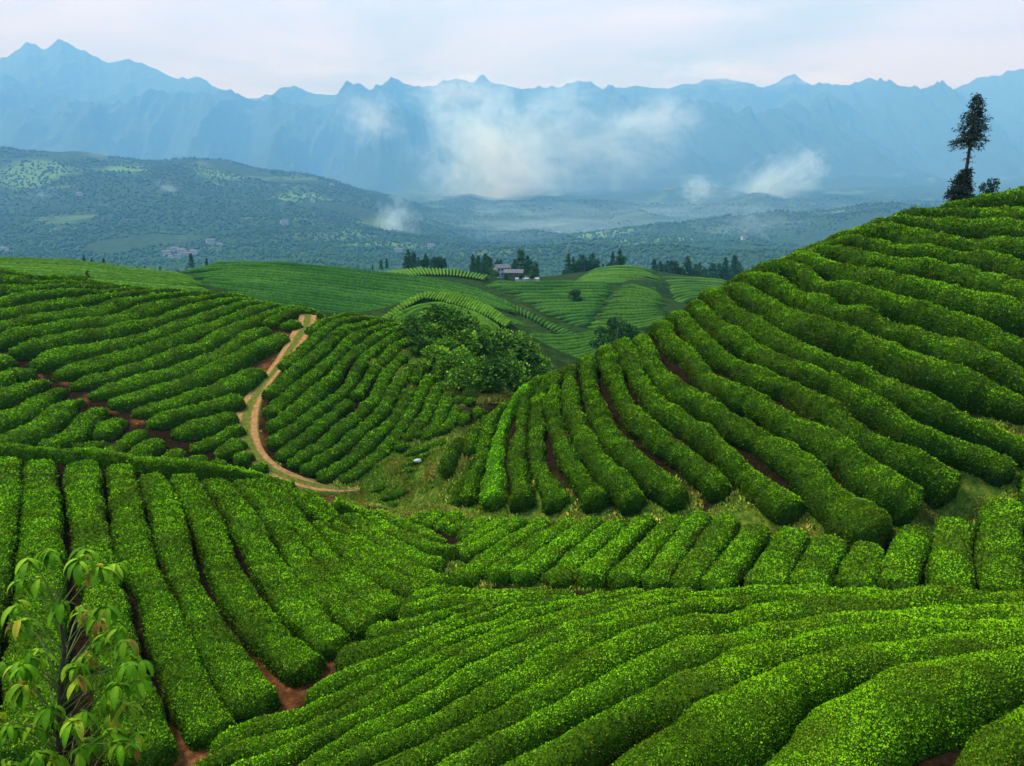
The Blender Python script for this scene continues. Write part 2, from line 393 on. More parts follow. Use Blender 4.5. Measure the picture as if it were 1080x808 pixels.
Q_rows = """326,350 340,339 354,333 366,331
298,386 317,370 335,355 352,342 366,336 385,334
283,416 297,402 317,386 335,372 349,357 366,346 380,341 400,337
283,437 299,421 316,407 335,391 352,377 366,361 380,351 398,345 414,341
284,452 301,440 315,428 333,413 349,398 363,381 380,367 398,353 422,345
284,467 308,454 326,440 342,426 363,411 372,400 377,388 388,374 405,361 422,352 434,346
294,481 315,466 333,452 347,439 363,426 371,422
374,418 384,405 395,389 408,375 419,364 430,359 440,356
305,489 329,475 349,460 363,447 380,433 396,419 403,402 412,389 425,375
319,497 338,485 358,472 374,458 388,446 405,430 414,412 429,393 434,384
336,504 358,492 377,478 395,459 412,446 423,430 431,411
436,403 442,388
359,506 377,496 395,481 412,466 422,451 433,432 444,415 455,395
427,463 440,449 452,431 459,414 466,404
445,461 458,449 466,433 474,413
463,455 476,442 481,429
487,445 491,433
494,424 497,418
482,423 486,416
501,437 510,429
451,359 461,352
463,363 471,354
474,364 481,357
416,471 430,468"""
T_rows = """424,480 445,472 470,464
424,487 445,480 470,471
412,497 430,489 450,481
400,507 418,499 436,494
392,516 405,511 415,511
402,524 418,519 430,516
405,533 420,529
433,457 452,455 468,452
500,452 505,442
508,446 515,436"""
def rows_of(txt): return [P(r) for r in txt.strip().splitlines()]
FIELDS = {}   # name -> list of world polylines
crest_end = []
def resample(pts, step):
    d = np.r_[0, np.cumsum(np.linalg.norm(np.diff(pts, axis=0), axis=1))]
    n = max(4, int(d[-1] / step) + 1); t = np.linspace(0, d[-1], n)
    return np.stack([np.interp(t, d, pts[:, k]) for k in range(3)], -1)
def smoothp(p, k=2):
    for _ in range(k):
        q = p.copy(); q[1:-1] = 0.25 * p[:-2] + 0.5 * p[1:-1] + 0.25 * p[2:]; p = q
    return p
def dense_px(row, n=8):
    r = np.array(row); d = np.r_[0, np.cumsum(np.linalg.norm(np.diff(r, axis=0), axis=1))]
    # Catmull-Rom through the traced pixels
    out = []
    for i in range(len(r) - 1):
        p0 = r[max(i - 1, 0)]; p1 = r[i]; p2 = r[i + 1]; p3 = r[min(i + 2, len(r) - 1)]
        for t in np.linspace(0, 1, n, endpoint=False):
            out.append(0.5 * ((2 * p1) + (-p0 + p2) * t + (2 * p0 - 5 * p1 + 4 * p2 - p3) * t * t + (-p0 + 3 * p1 - 3 * p2 + p3) * t ** 3))
    out.append(r[-1]); return np.array(out)
DEPTH = {}
def make_field(name, ctlp, txt, step, crest=None):
    c = np.array(ctlp); f = TPS(c[:, :2] / 100, 100.0 / c[:, 2]); DEPTH[name] = f
    out = []
    for row in rows_of(txt):
        q = dense_px(row); Y = 100.0 / f(q / 100); W = unproj(q[:, 0], q[:, 1], Y)
        for end in (0, -1):
            x, y = row[end]
            d = W[end] - W[1 if end == 0 else -2]; d /= np.linalg.norm(d) + 1e-9
            ext = None
            if x <= 1 or x >= 1079 or y >= 800: ext = [W[end] + d * k for k in (1.5, 3.5)]
            elif crest and crest(x, y, end):
                dh = np.array([d[0], max(d[1], 0.35), 0]); dh /= np.linalg.norm(dh)
                ext = [W[end] + dh * k + np.array([0, 0, -z]) for k, z in ((0.8, 0.12), (1.8, 0.5), (3.0, 1.2), (4.5, 2.4))]
            if not ext: ext = [W[end] + d * {'L': 0.45, 'F': 0.3, 'V': 0.2, 'M': 0.15, 'Q': 0.1, 'R': 0.2, 'T': 0.1}[name]]
            if ext: W = np.vstack([ext[::-1], W]) if end == 0 else np.vstack([W, ext])
        out.append(smoothp(resample(W, step), 3))
    FIELDS[name] = out
make_field('R', C_R, R_rows, 0.3, crest=lambda x, y, e: e == -1 and (x > 525))
make_field('F', C_F, F_rows, 0.22)
make_field('L', C_L, L_rows, 0.28)
make_field('V', C_V, V_rows, 0.32)
make_field('M', C_M, M_rows, 0.32, crest=lambda x, y, e: e == -1 and y < 327)
make_field('Q', C_M, Q_rows, 0.3, crest=lambda x, y, e: e == -1 and y < 347)
make_field('T', C_M, T_rows, 0.45)

# far facets: rows blended between two guide lines (pixel x, pixel y, metres)
FACETS = []   # (key, rows)
def facet(key, a, b, n, step, wig=0.0):
    a = np.array(ctl(a)); b = np.array(ctl(b))
    def rs(g, m=24):
        d = np.r_[0, np.cumsum(np.linalg.norm(np.diff(g[:, :2], axis=0), axis=1))]; t = np.linspace(0, d[-1], m)
        return np.stack([np.interp(t, d, g[:, 0]), np.interp(t, d, g[:, 1]), np.interp(t, d, 1 / g[:, 2])], -1)
    A, B = rs(a), rs(b); out = []
    for k in range(n):
        t = k / max(1, n - 1); q = A * (1 - t) + B * t
        i0 = random.randint(0, 2) if n < 60 else 0; i1 = len(q) - (random.randint(0, 2) if n < 60 else 0)
        q = q[i0:i1]
        Wd = unproj(q[:, 0], q[:, 1], 1 / q[:, 2]); out.append(smoothp(resample(Wd, step), 4))
    FACETS.append((key, out))
def cross_facet(key, a, b, n, step):
    """rows that run from guide a to guide b"""
    a = np.array(ctl(a)); b = np.array(ctl(b))
    def rs(g, m):
        d = np.r_[0, np.cumsum(np.linalg.norm(np.diff(g[:, :2], axis=0), axis=1))]; t = np.linspace(0, d[-1], m)
        return np.stack([np.interp(t, d, g[:, 0]), np.interp(t, d, g[:, 1]), np.interp(t, d, 1 / g[:, 2])], -1)
    A, B = rs(a, n), rs(b, n); out = []
    for k in range(n):
        t = np.linspace(0, 1, 6)[:, None]; q = A[k] * (1 - t) + B[k] * t
        out.append(resample(unproj(q[:, 0], q[:, 1], 1 / q[:, 2]), step))
    FACETS.append((key, out))
cross_facet('knoll_left', "399,335,132 420,319,140 438,309,144 452,305,146", "407,338,130 427,324,137 443,315,141 452,311,144", 16, 1.0)
cross_facet('knoll_right', "457,305,146 480,307,146 505,315,144 525,325,140 540,336,136", "450,314,143 470,318,141 497,326,138 518,335,134 532,343,130", 30, 1.0)
facet('knoll_low', "408,339,129 428,326,136 452,317,140 478,321,138 505,331,134 528,344,128", "425,347,120 442,340,124 462,334,128 485,338,126 505,345,122 520,352,118", 6, 1.2)
facet('left_far', "-20,272,150 60,273,152 110,279,150 170,286,148 205,291,145", "-20,296,118 60,297,118 110,301,118 180,307,120 236,310,124", 9, 2.0)
facet('big_hill', "188,282,235 225,277,240 262,275,243 330,279,243 400,287,240 450,292,236 500,303,228 540,318,214", "222,312,180 270,328,172 330,344,164 400,354,160 450,364,158 500,372,158 585,378,158", 22, 3.0)
cross_facet('ridge_strip', "500,302,230 530,314,215 560,328,202 590,342,190 612,350,184", "512,313,222 540,326,208 562,337,197 580,347,188 596,355,182", 26, 1.5)
facet('middle_face', "504,296,290 560,297,285 600,296,285 662,297,285", "600,343,205 606,343,206 615,342,208 626,338,212", 15, 3.0)
facet('round_hill', "652,299,262 668,299,262 685,304,258 700,311,252", "612,345,205 640,348,202 670,347,203 712,334,212", 15, 3.0)
facet('hollow', "548,352,168 585,354,170 625,350,172 660,344,176", "556,385,146 590,385,147 615,381,149 650,362,156", 10, 1.5)
cross_facet('back_strip', "385,291,300 410,284,310 440,281,315 480,282,315 515,289,300", "400,293,290 425,290,293 450,289,296 480,290,294 508,294,285", 34, 3.0)
facet('back_knoll', "612,288,385 640,280,395 665,278,398 695,286,390", "606,297,320 640,298,300 668,299,290 700,303,290", 8, 5.0)
facet('right_back', "692,292,380 725,292,385 750,293,390 775,296,385", "708,322,262 730,312,300 745,312,310 765,318,300", 9, 5.0)

# ------------------------------------------------------------------ ground height from all hillside surfaces
def half_widths(rows, lo, hi, k=0.485):
    allp = [(r) for r in rows]
    res = []
    for i, r in enumerate(rows):
        best = np.full(len(r), 1e9)
        for j, s in enumerate(allp):
            if j == i: continue
            a, b_ = s[:-1], s[1:]; ab = b_ - a; l2 = (ab ** 2).sum(-1) + 1e-9
            t = np.clip(((r[:, None] - a[None]) * ab[None]).sum(-1) / l2, 0, 1)
            d = np.linalg.norm(r[:, None] - (a[None] + t[..., None] * ab[None]), axis=-1).min(1)
            best = np.minimum(best, d)
        h = np.clip(best * k, lo, hi)
        for _ in range(6):
            g = h.copy(); g[1:-1] = (h[:-2] + h[1:-1] + h[2:]) / 3; h = np.minimum(g, h * 1.15 + 0.02)
        res.append(h)
    return res
PAR = {  # lo, hi half width, height factor, max height, profile exponent
    'R': (0.5, 2.0, 1.25, 1.8, 2.6), 'F': (0.30, 2.6, 1.15, 1.3, 2.3), 'L': (0.5, 1.5, 0.9, 1.0, 3.8),
    'V': (0.45, 1.4, 0.95, 1.05, 3.0), 'M': (0.5, 1.9, 0.95, 1.25, 3.0), 'Q': (0.5, 1.7, 0.95, 1.25, 3.0), 'T': (0.25, 0.5, 0.8, 0.4, 2.5)}
HW = {k: half_widths(FIELDS[k], PAR[k][0], PAR[k][1], {'R': 0.45, 'M': 0.48, 'Q': 0.465, 'F': 0.495, 'L': 0.46}.get(k, 0.49)) for k in FIELDS}
HH = {k: [np.minimum(h * PAR[k][2], PAR[k][3]) for h in HW[k]] for k in HW}
gx, gz = [], []
def gadd(p, drop): gx.append(p[:2]); gz.append(p[2] - drop)
for k, rows in FIELDS.items():
    for r, h in zip(rows, HH[k]):
        s = max(1, int(2.6 / (np.linalg.norm(r[1] - r[0]) + 1e-6)) if k in 'FLV' else int(4.0 / (np.linalg.norm(r[1] - r[0]) + 1e-6)))
        idx = list(range(0, len(r), s)); 
        if idx[-1] != len(r) - 1: idx.append(len(r) - 1)
        for i in idx: gadd(r[i], h[i] * 0.9)
for k, rows in FACETS:
    st = max(1, len(rows) // 9)
    for r in rows[::st] + [rows[-1]]:
        for i in np.linspace(0, len(r) - 1, 9 if len(r) > 30 else (5 if len(r) > 12 else 3)).astype(int): gadd(r[i], 1.0)
def gp(px, py, Y, dz=0): gadd(unproj(px, py, Y), -dz)
# hidden ground between and behind the hills, and off the frame
for px, py, Y in ctl("1040,205,84 1000,220,86 900,262,84 800,300,80 720,345,74 640,385,69 580,415,67"):
    c = unproj(px, py, Y); 
    gadd(c, 5.5 if Y > 70 else 4.5)
for px, py, Y, dz in ((560, 405, 66, 4.5), (600, 385, 68, 5.5), (590, 378, 80, 7), (560, 388, 80, 5), (625, 372, 72, 6), (575, 395, 62, 2.2)): gadd(unproj(px, py, Y), dz)
for px in (640, 720, 800, 880, 960, 1040, 1120, 1250): gadd(unproj(px, 420 - (px - 540) * 0.28, 110), 6); gadd(unproj(px, 345, 150), 4)
for px in (-120, 0, 100, 200, 300, 380): gadd(unproj(px, 300 + px * 0.07, 104), 2.5)
for px in (-60, 60, 180, 300): gadd(unproj(px, 500 + px * 0.06, 46), 1.6)
for x, y, z in ((0, 0, -1.8), (0, 3, -3.6), (-3, 7, -7.2), (0, 7, -6.6), (4, 7, -6.4), (10, 7, -6.0), (0, 10, -9.0), (6, 10.5, -9.2), (0, -10, 0.5), (-15, -5, -2), (15, -5, 0), (-8, 12, -11),
                (-12, 9, -10), (0, -40, 4), (25, 8, -7), (40, 20, -9), (60, 40, -8), (95, 75, 6), (-40, 20, -12), (-60, 42, -12), (-95, 80, -8), (-140, 130, -11), (160, 120, 2), (-60, -20, -4), (60, -20, 0),
                (-230, 220, -14), (230, 200, -20), (300, 350, -40), (-300, 340, -30)): gadd(np.array([x, y, z], float), 0)
for px, py in ((430, 330), (470, 345), (520, 370), (545, 395)): gadd(unproj(px, py + 12, 92 + (py - 330) * -0.1), 0)
for px, py, Y in ctl("440,372,84 480,392,80 520,415,74 545,420,70 450,500,60 430,520,58 400,535,52 470,535,50 500,540,49 395,522,56"): gp(px, py, Y)
for px in (-300, -100, 100, 300, 500, 700, 900, 1100, 1400):
    gadd(unproj(px, 300, 450), 0); gadd(unproj(px, 302, 620), 0)
for px in (-100, 40, 150): gadd(unproj(px, 282, 240), 3); gadd(unproj(px, 290, 330), 3)
for px in (300, 420, 520): gadd(unproj(px, 296, 300), 1)
GX = np.array(gx); GZ = np.array(gz)
key = np.round(GX / 1.0).astype(int); _, ui = np.unique(key[:, 0] * 100003 + key[:, 1], return_index=True)
GX, GZ = GX[ui], GZ[ui]
GT = TPS(GX / 50, GZ, lam=1e-5)
for it in range(3):          # keep the soil below every hedge's top, also where a crest falls away
    nx_, nz_ = [], []
    for k, rows in FIELDS.items():
        for r, h in zip(rows, HH[k]):
            g = GT(r[:, :2] / 50); bad = np.where(g > r[:, 2] - h * 0.55)[0]; last = -99
            for i in bad:
                if i - last >= 3: nx_.append(r[i, :2]); nz_.append(r[i, 2] - h[i] * 0.9); last = i
    if not nx_: break
    GX = np.vstack([GX, nx_]); GZ = np.r_[GZ, nz_]
    key = np.round(GX / 0.8).astype(int); _, ui = np.unique(key[:, 0] * 100003 + key[:, 1], return_index=True); GX, GZ = GX[ui], GZ[ui]
    GT = TPS(GX / 50, GZ, lam=1e-5); print('ground refine', len(GX))
print('ground samples', len(GX))
crest = np.array(P("-400,110 -200,60 -60,90 0,70 25,62 45,48 55,45 65,52 80,43 95,48 115,62 135,68 150,62 165,68 185,80 200,84 215,82 235,90 255,102 275,105 300,98 330,101 355,103 365,97 375,101 385,98 405,95 430,94 450,95 465,88 480,83 495,88 510,86 525,92 560,93 590,92 605,88 620,86 632,95 645,98 665,93 690,96 710,92 740,85 770,86 790,92 805,90 828,80 848,94 880,95 920,92 945,92 965,97 990,94 1030,80 1060,75 1080,78 1150,90 1300,70 1500,110"))
fc = []
for u, row in {-300: (300, 296, 285, 262, 140, 195, 190), 0: (300, 294, 284, 258, 153, 195, 190), 100: (300, 294, 284, 258, 161, 197, 190), 200: (300, 295, 285, 262, 172, 200, 192), 330: (300, 296, 286, 265, 186, 205, 194), 400: (301, 297, 287, 268, 205, 215, 198), 470: (301, 298, 288, 272, 231, 218, 198),
               600: (302, 299, 288, 273, 240, 222, 200), 750: (302, 299, 288, 273, 238, 220, 198), 900: (302, 299, 288, 272, 233, 216, 198), 1080: (302, 299, 288, 270, 229, 207, 197), 1400: (302, 299, 288, 268, 225, 205, 195)}.items():
    for Y, v in zip((620, 1000, 1500, 2000, 3200, 4300, 6000), row): fc.append((u / 100, 3 * math.log(Y), v))
fc = np.array(fc); FT = TPS(fc[:, :2], fc[:, 2], lam=1e-3)
WG = 1.259
def far_y(Yo): return np.where(np.asarray(Yo) > 620, 620 * (np.maximum(Yo, 620) / 620.0) ** WG, Yo)
def old_y(Y): return np.where(np.asarray(Y) > 620, 620 * (np.maximum(Y, 620) / 620.0) ** (1 / WG), Y)
def far_h(s, Yn):
    Y = old_y(Yn)
    return far_h0(s, Y) * Yn / Y
def far_h0(s, Y):
    u = CX + s * F * (CP + SP * 0.2)
    ly = np.log(np.clip(Y, 600, 20000))
    base = FT(np.stack([u / 100, 3 * np.minimum(ly, math.log(6000))], -1))
    x = s * Y
    p3 = np.stack([x / 700, Y / 700, 0 * x], -1)
    t = np.clip((Y - 5600) / 3400, 0, 1)
    cy = np.interp(u, crest[:, 0], crest[:, 1]) - 3.4 * fbm(np.stack([u / 14, 0 * u, 0 * u], -1), 3, 40, ridged=True)
    yimg = base * (1 - t ** 1.25) + cy * t ** 1.25
    z = unproj(CX, yimg, Y)[..., 2]
    spur = fbm(np.stack([x / 620 + 0.25 * np.sin(Y / 900), Y / 2100, 0 * x + 3], -1), 5, 11, ridged=True)
    z = z + spur * 470 * (4 * t * (1 - t)) ** 0.8 - np.maximum(0, -spur) * 60 * (4 * t * (1 - t)) ** 0.5
    a = np.clip((Y - 900) / 1200, 0, 1) * (1 - t)
    z = z + a * (fbm(p3, 5, 5, ridged=True) * (34 + 34 * np.clip((u - 330) / 200, 0, 1)) + fbm(p3 * 6, 3, 9) * 8)
    z = z + a * np.clip((u - 380) / 150, 0, 1) * 95 * np.maximum(0, fbm(np.stack([x / 1100, Y / 520, 0 * x + 9], -1), 3, 61)) * np.clip((Y - 1500) / 600, 0, 1)
    z = z + t * (1 - np.clip(t, 0.97, 1)) * 33 * fbm(p3 * 3, 3, 4) * 20
    z = np.where(Y > 9000, z - (Y - 9000) * 0.5, z)
    return z
def near_h(x, y): return GT(np.stack([x, y], -1) / 50)
def ground_h(s, Y, x):
    out = np.empty(Y.shape); nearm = Y < 620
    out[nearm] = near_h(x[nearm], Y[nearm])
    fm = Y > 430
    fh = far_h(s[fm], Y[fm]); Yf = Y[fm]
    bl = np.clip((Yf - 440) / 170, 0, 1); bl = bl * bl * (3 - 2 * bl)
    cur = np.where(Yf < 620, out[fm], 0)
    out[fm] = np.where(Yf < 620, cur * (1 - bl) + fh * bl, fh)
    return out
def hit(px, py, y0, y1, n=160):
    Y = np.exp(np.linspace(math.log(y0), math.log(y1), n)); W = unproj(px, py, Y)
    g = near_h(W[:, 0], W[:, 1]); b_ = np.where(W[:, 2] < g)[0]
    if len(b_) == 0: return None
    i = max(1, b_[0]); d0 = W[i - 1, 2] - g[i - 1]; d1 = W[i, 2] - g[i]; t = d0 / (d0 - d1 + 1e-9); t = min(1, max(0, t))
    return W[i - 1] * (1 - t) + W[i] * t
def gz_at(x, y): return float(near_h(np.array([x]), np.array([y]))[0])

s_mid = (np.linspace(-70, 1150, 720) - CX) / F / (CP + SP * 0.2)
s_cols = np.concatenate([np.linspace(-1.9, s_mid[0], 24)[:-1], s_mid, np.linspace(s_mid[-1], 1.9, 24)[1:]])
Yr = np.concatenate([[-60, -30, -15, -6, 0, 3, 6, 8], np.exp(np.linspace(math.log(9.5), math.log(120), 210)), np.exp(np.linspace(math.log(123), math.log(620), 80))])
Yr2 = far_y(np.exp(np.linspace(math.log(620), math.log(5600), 150))); Yr3 = far_y(np.concatenate([np.linspace(5600, 9000, 190), [9100, 9300, 9700, 10400]]))
# zones of bare soil and grass as round patches on the ground
Z_red = [(276, 392, 2.4), (288, 376, 2.2), (300, 362, 2.0), (264, 415, 2.0), (258, 440, 1.6), (262, 470, 1.4), (300, 715, 1.3), (285, 740, 1.2), (325, 705, 1.0), (190, 795, 1.2), (230, 785, 0.9), (362, 678, 0.9), (385, 668, 0.8), (420, 652, 0.8), (425, 628, 0.8), (445, 558, 1.2), (355, 522, 1.5), (380, 522, 1.8),
         (10, 378, 0.5), (38, 397, 0.5), (70, 403, 0.5), (90, 420, 0.5), (118, 432, 0.5), (145, 445, 0.5), ]
Z_gra = [(430, 500, 4.5), (450, 520, 4.5), (420, 525, 3.5), (400, 520, 2.5), (470, 540, 3), (445, 480, 4), (560, 540, 1.8), (620, 540, 1.8), (700, 541, 1.8), (780, 548, 1.8), (850, 560, 1.5), (1000, 520, 2.0), (1050, 505, 2.2), (960, 555, 1.2), (1075, 500, 2.5), (500, 545, 2), (540, 600, 1.5), (620, 612, 1.2),
         (520, 400, 6), (480, 400, 6), (460, 370, 7), (520, 370, 8), (440, 345, 5), (460, 590, 1.2), (500, 612, 1.2), (560, 610, 1.2), (440, 545, 2.5)]
def zone(list_, x, y):
    out = np.zeros(x.shape)
    for px, py, r in list_:
        h = hit(px, py, 12, 190)
        if h is None: continue
        d = np.hypot(x - h[0], y - h[1]) / r
        out = np.maximum(out, np.clip(1.6 - d * 1.2, 0, 1))
    return out
def sheet(name, Ys, mat, near=False, label=None, **kw):
    Yg, sg = np.meshgrid(Ys, s_cols, indexing='ij'); xg = sg * np.maximum(Yg, 9.5) * np.where(Yg < 9.5, 1 + (9.5 - Yg) * 0.02, 1)
    z = ground_h(sg, Yg, xg)
    V = np.stack([xg, Yg, z], -1); m_, n_ = Yg.shape; idx = np.arange(m_ * n_).reshape(m_, n_)
    Fq = np.stack([idx[:-1, :-1], idx[:-1, 1:], idx[1:, 1:], idx[1:, :-1]], -1).reshape(-1, 4)
    at = {}
    if near:
        V[..., 2] += 0.05 * fbm(V * [0.8, 0.8, 0], 3, 2) * (Yg < 120)
        nz = 0.3 * fbm(V * 0.5, 3, 8)
        at['red'] = np.clip(zone(Z_red, xg, Yg) + nz * 1.2 * (zone(Z_red, xg, Yg) > 0.02), 0, 1).ravel()
        g = np.clip(zone(Z_gra, xg, Yg) * 1.2 + nz, 0, 1) * (zone(Z_gra, xg, Yg) > 0.02)
        at['grass'] = g.ravel(); at['far'] = np.clip((Yg - 106) / 14, 0, 1).ravel()
        at['grass'] = np.maximum(at['grass'], (np.clip((12 - Yg) / 3, 0, 0.9)).ravel())
    else:
        u = CX + sg * F * (CP + SP * 0.2); f = np.zeros(Yg.shape); Yg = old_y(Yg)
        for pu, Y0, ru, rY in ((40, 2700, 34, 130), (140, 2850, 22, 90), (235, 2850, 24, 70), (315, 2700, 25, 70), (640, 2600, 40, 120), (700, 2200, 50, 110), (560, 2100, 30, 60), (400, 2000, 40, 60)):
            f = np.maximum(f, np.clip(1.8 - ((u - pu) / ru) ** 2 - ((Yg - Y0 - (u - pu) * 2) / rY) ** 2, 0, 1) * 0.7)
        at['field'] = f.ravel(); at['rock'] = np.clip((Yg - 5200) / 1200, 0, 0.9).ravel()
    return link(name, mesh_np(name, V.reshape(-1, 3), [Fq], [mat], attrs=at), kind='structure')
sheet('ground', Yr, M_ground, near=True)
sheet('hills', Yr2, M_slope)
sheet('mountains', Yr3, M_slope)

# ------------------------------------------------------------------ labels
ONES = ['', 'first', 'second', 'third', 'fourth', 'fifth', 'sixth', 'seventh', 'eighth', 'ninth', 'tenth', 'eleventh', 'twelfth', 'thirteenth', 'fourteenth', 'fifteenth', 'sixteenth', 'seventeenth', 'eighteenth', 'nineteenth']
def ordinal(n):
    if n < 20: return ONES[n]
    t, o = divmod(n, 10)
    return ['', '', 'twentieth', 'thirtieth', 'fortieth', 'fiftieth', 'sixtieth'][t] if o == 0 else ['', '', 'twenty', 'thirty', 'forty', 'fifty', 'sixty'][t] + '-' + ONES[o]
LAB = {'R': ('dark rolled tea hedge on the big right hillside, %s row counted from its left foot', 'tea hedges on the big right hillside'),
       'F': ('bright curving tea hedge on the front right slope, %s row counted down from its crest', 'tea hedges on the front right slope'),
       'L': ('broad flat-topped tea hedge in the front left field, %s counted from the left', 'tea hedges in the front left field'),
       'V': ('short straight tea hedge in the strip below the right hillside, %s counted from the right', 'short tea hedges in the hollow below the right hillside'),
       'M': ('tea hedge left of the dirt track, %s counted down the left hill from its crest', 'tea hedges on the left hill before the dirt track'),
       'Q': ('tea hedge right of the dirt track, %s counted down the slope from its crest', 'tea hedges on the slope right of the dirt track'),
       'T': ('thin low tea row beside the grassy patch at the track end, %s from the top', 'thin low rows by the grassy patch')}

# ------------------------------------------------------------------ hedge builder
def hedge_mesh(name, r, hw, hh, nexp, seg, lump, leaf_px, dens, rib=0.0, seed=0, cap=True):
    n = len(r); t = np.gradient(r, axis=0); t /= np.linalg.norm(t, axis=1)[:, None] + 1e-9
    # slope normal from the ground
    e = 1.2; x, y = r[:, 0], r[:, 1]
    g0 = near_h(x, y); nx = -(near_h(x + e, y) - g0) / e; ny = -(near_h(x, y + e) - g0) / e
    nrm = np.stack([nx, ny, np.full(n, 1.3)], -1)
    nrm = smoothp(nrm, 3); nrm -= t * (nrm * t).sum(1)[:, None]; nrm /= np.linalg.norm(nrm, axis=1)[:, None]
    side = np.cross(t, nrm); side /= np.linalg.norm(side, axis=1)[:, None] + 1e-9
    s = np.r_[0, np.cumsum(np.linalg.norm(np.diff(r, axis=0), axis=1))]; Ltot = s[-1]
    capr = hw * 0.6
    a = np.clip(np.minimum(s, Ltot - s) / np.minimum(capr, Ltot * 0.4), 0, 1); capf = np.sqrt(np.maximum(0, 1 - (1 - a) ** 2)) if cap else np.ones(n)
    capf = np.maximum(capf, 0.02)
    base = r - nrm * (hh * 0.85)[:, None]
    th = np.linspace(-0.12 * np.pi, 1.12 * np.pi, seg)
    cx = np.sign(np.cos(th)) * np.abs(np.cos(th)) ** (2 / nexp); sz = np.sign(np.sin(th)) * np.abs(np.sin(th)) ** (2 / nexp)
    low = np.sin(th) < 0
    wv = 1 + 0.11 * vnoise(np.stack([s * 0.9, 0 * s + seed, 0 * s], -1), 3); hv = 1 + 0.13 * vnoise(np.stack([s * 0.6, 0 * s + seed * 3.1, 0 * s], -1), 4)
    wl = (hw * wv * capf)[:, None] * cx[None]; hl = (hh * hv * (0.35 + 0.65 * capf))[:, None] * np.where(low, sz * 0.5 - 0.1, sz)[None]
    V = base[:, None] + wl[..., None] * side[:, None] + hl[..., None] * nrm[:, None]
    Nn = (cx[None, :, None] * side[:, None] / hw[:, None, None] + sz[None, :, None] * nrm[:, None] / hh[:, None, None]); Nn /= np.linalg.norm(Nn, axis=-1)[..., None] + 1e-9
    d = lump * (0.9 * vnoise(V * 0.5, 20) + 0.45 * vnoise(V * 1.5, 21) + 0.3 * vnoise(V * 3.6, 22)) * capf[:, None]
    if rib:
        ph = s[:, None] * 2 * np.pi / 1.05 + 2.2 * vnoise(np.stack([s * 0.4, 0 * s + seed, 0 * s], -1), 9)[:, None] + 0.9 * wl
        d = d + rib * (np.abs(np.sin(ph / 2)) - 0.6) * np.clip(sz[None] + 0.4, 0, 1) * capf[:, None]
    V = V + Nn * d[..., None]
    idx = np.arange(n * seg).reshape(n, seg)
    Fq = np.stack([idx[:-1, :-1], idx[:-1, 1:], idx[1:, 1:], idx[1:, :-1]], -1).reshape(-1, 4)[:, ::-1]
    Vb = V.reshape(-1, 3); nb = len(Vb)
    faces = [Fq]; midx = [np.zeros(len(Fq))]; A = np.full(nb, 0.5); Vall = Vb
    # both ends closed
    if dens > 0:
        c = Vb[Fq]; e1 = c[:, 2] - c[:, 0]; e2 = c[:, 3] - c[:, 1]; cr_ = np.cross(e1, e2); area = 0.5 * np.linalg.norm(cr_, axis=1)
        fn = cr_ / (2 * area[:, None] + 1e-9)
        on = Nn.reshape(-1, 3)[Fq[:, 0]]; fn = np.where(((fn * on).sum(1) < 0)[:, None], -fn, fn)
        cen = c.mean(1); dist = np.linalg.norm(cen, axis=1)
        size = np.maximum(0.028, dist * leaf_px / F)
        toc = -cen / dist[:, None]; fac = (fn * toc).sum(1)
        wgt = np.where(fac > -0.35, 1.0, 0.12) * np.where(fn[:, 2] > -0.3, 1, 0.2)
        # inside the photographed frame (with a margin)
        cam_y = cen[:, 1] * CP - cen[:, 2] * SP; pxp = CX + F * cen[:, 0] / cam_y; pyp = CY - F * (cen[:, 1] * SP + cen[:, 2] * CP) / cam_y
        wgt *= np.where((pxp > -90) & (pxp < 1170) & (pyp < 900), 1, 0.0)
        cnt = area * wgt * dens / size ** 2
        k = np.floor(cnt + rng.random(len(cnt))).astype(int); fi = np.repeat(np.arange(len(Fq)), k); m_ = len(fi)
        if m_:
            uu, vv = rng.random((2, m_)); q = c[fi]
            pt = (q[:, 0] * ((1 - uu) * (1 - vv))[:, None] + q[:, 1] * (uu * (1 - vv))[:, None] + q[:, 2] * (uu * vv)[:, None] + q[:, 3] * ((1 - uu) * vv)[:, None])
            nn = fn[fi]; sz_ = size[fi] * (0.65 + 0.8 * rng.random(m_))
            rd = rng.normal(size=(m_, 3)); dr = nn * 0.5 + rd * 0.6 + np.array([0, 0, 0.15]); dr /= np.linalg.norm(dr, axis=1)[:, None]
            wd = np.cross(dr, nn + 0.5 * rng.normal(size=(m_, 3))); wd /= np.linalg.norm(wd, axis=1)[:, None] + 1e-9
            b0 = pt - nn * sz_[:, None] * 0.25 + nn * (np.where(rng.random(m_) < 0.05, 0.9, 0.0) * sz_ * rng.random(m_))[:, None]
            l = sz_[:, None] * 1.05; ww = sz_[:, None] * 0.42
            q4 = np.stack([b0, b0 + dr * l * 0.5 + wd * ww, b0 + dr * l, b0 + dr * l * 0.5 - wd * ww], 1).reshape(-1, 3)
            # leaf age plus painted light and shade: bright young tops, darker older flanks
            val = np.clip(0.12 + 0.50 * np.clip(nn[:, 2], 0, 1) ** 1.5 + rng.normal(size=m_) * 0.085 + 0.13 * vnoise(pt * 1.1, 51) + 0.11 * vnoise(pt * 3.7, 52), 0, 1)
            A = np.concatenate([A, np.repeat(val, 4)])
            Lq = np.arange(m_ * 4).reshape(-1, 4) + nb
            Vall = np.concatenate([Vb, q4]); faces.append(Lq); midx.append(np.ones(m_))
    return Vall, faces, np.concatenate(midx), A
NLEAF = 0
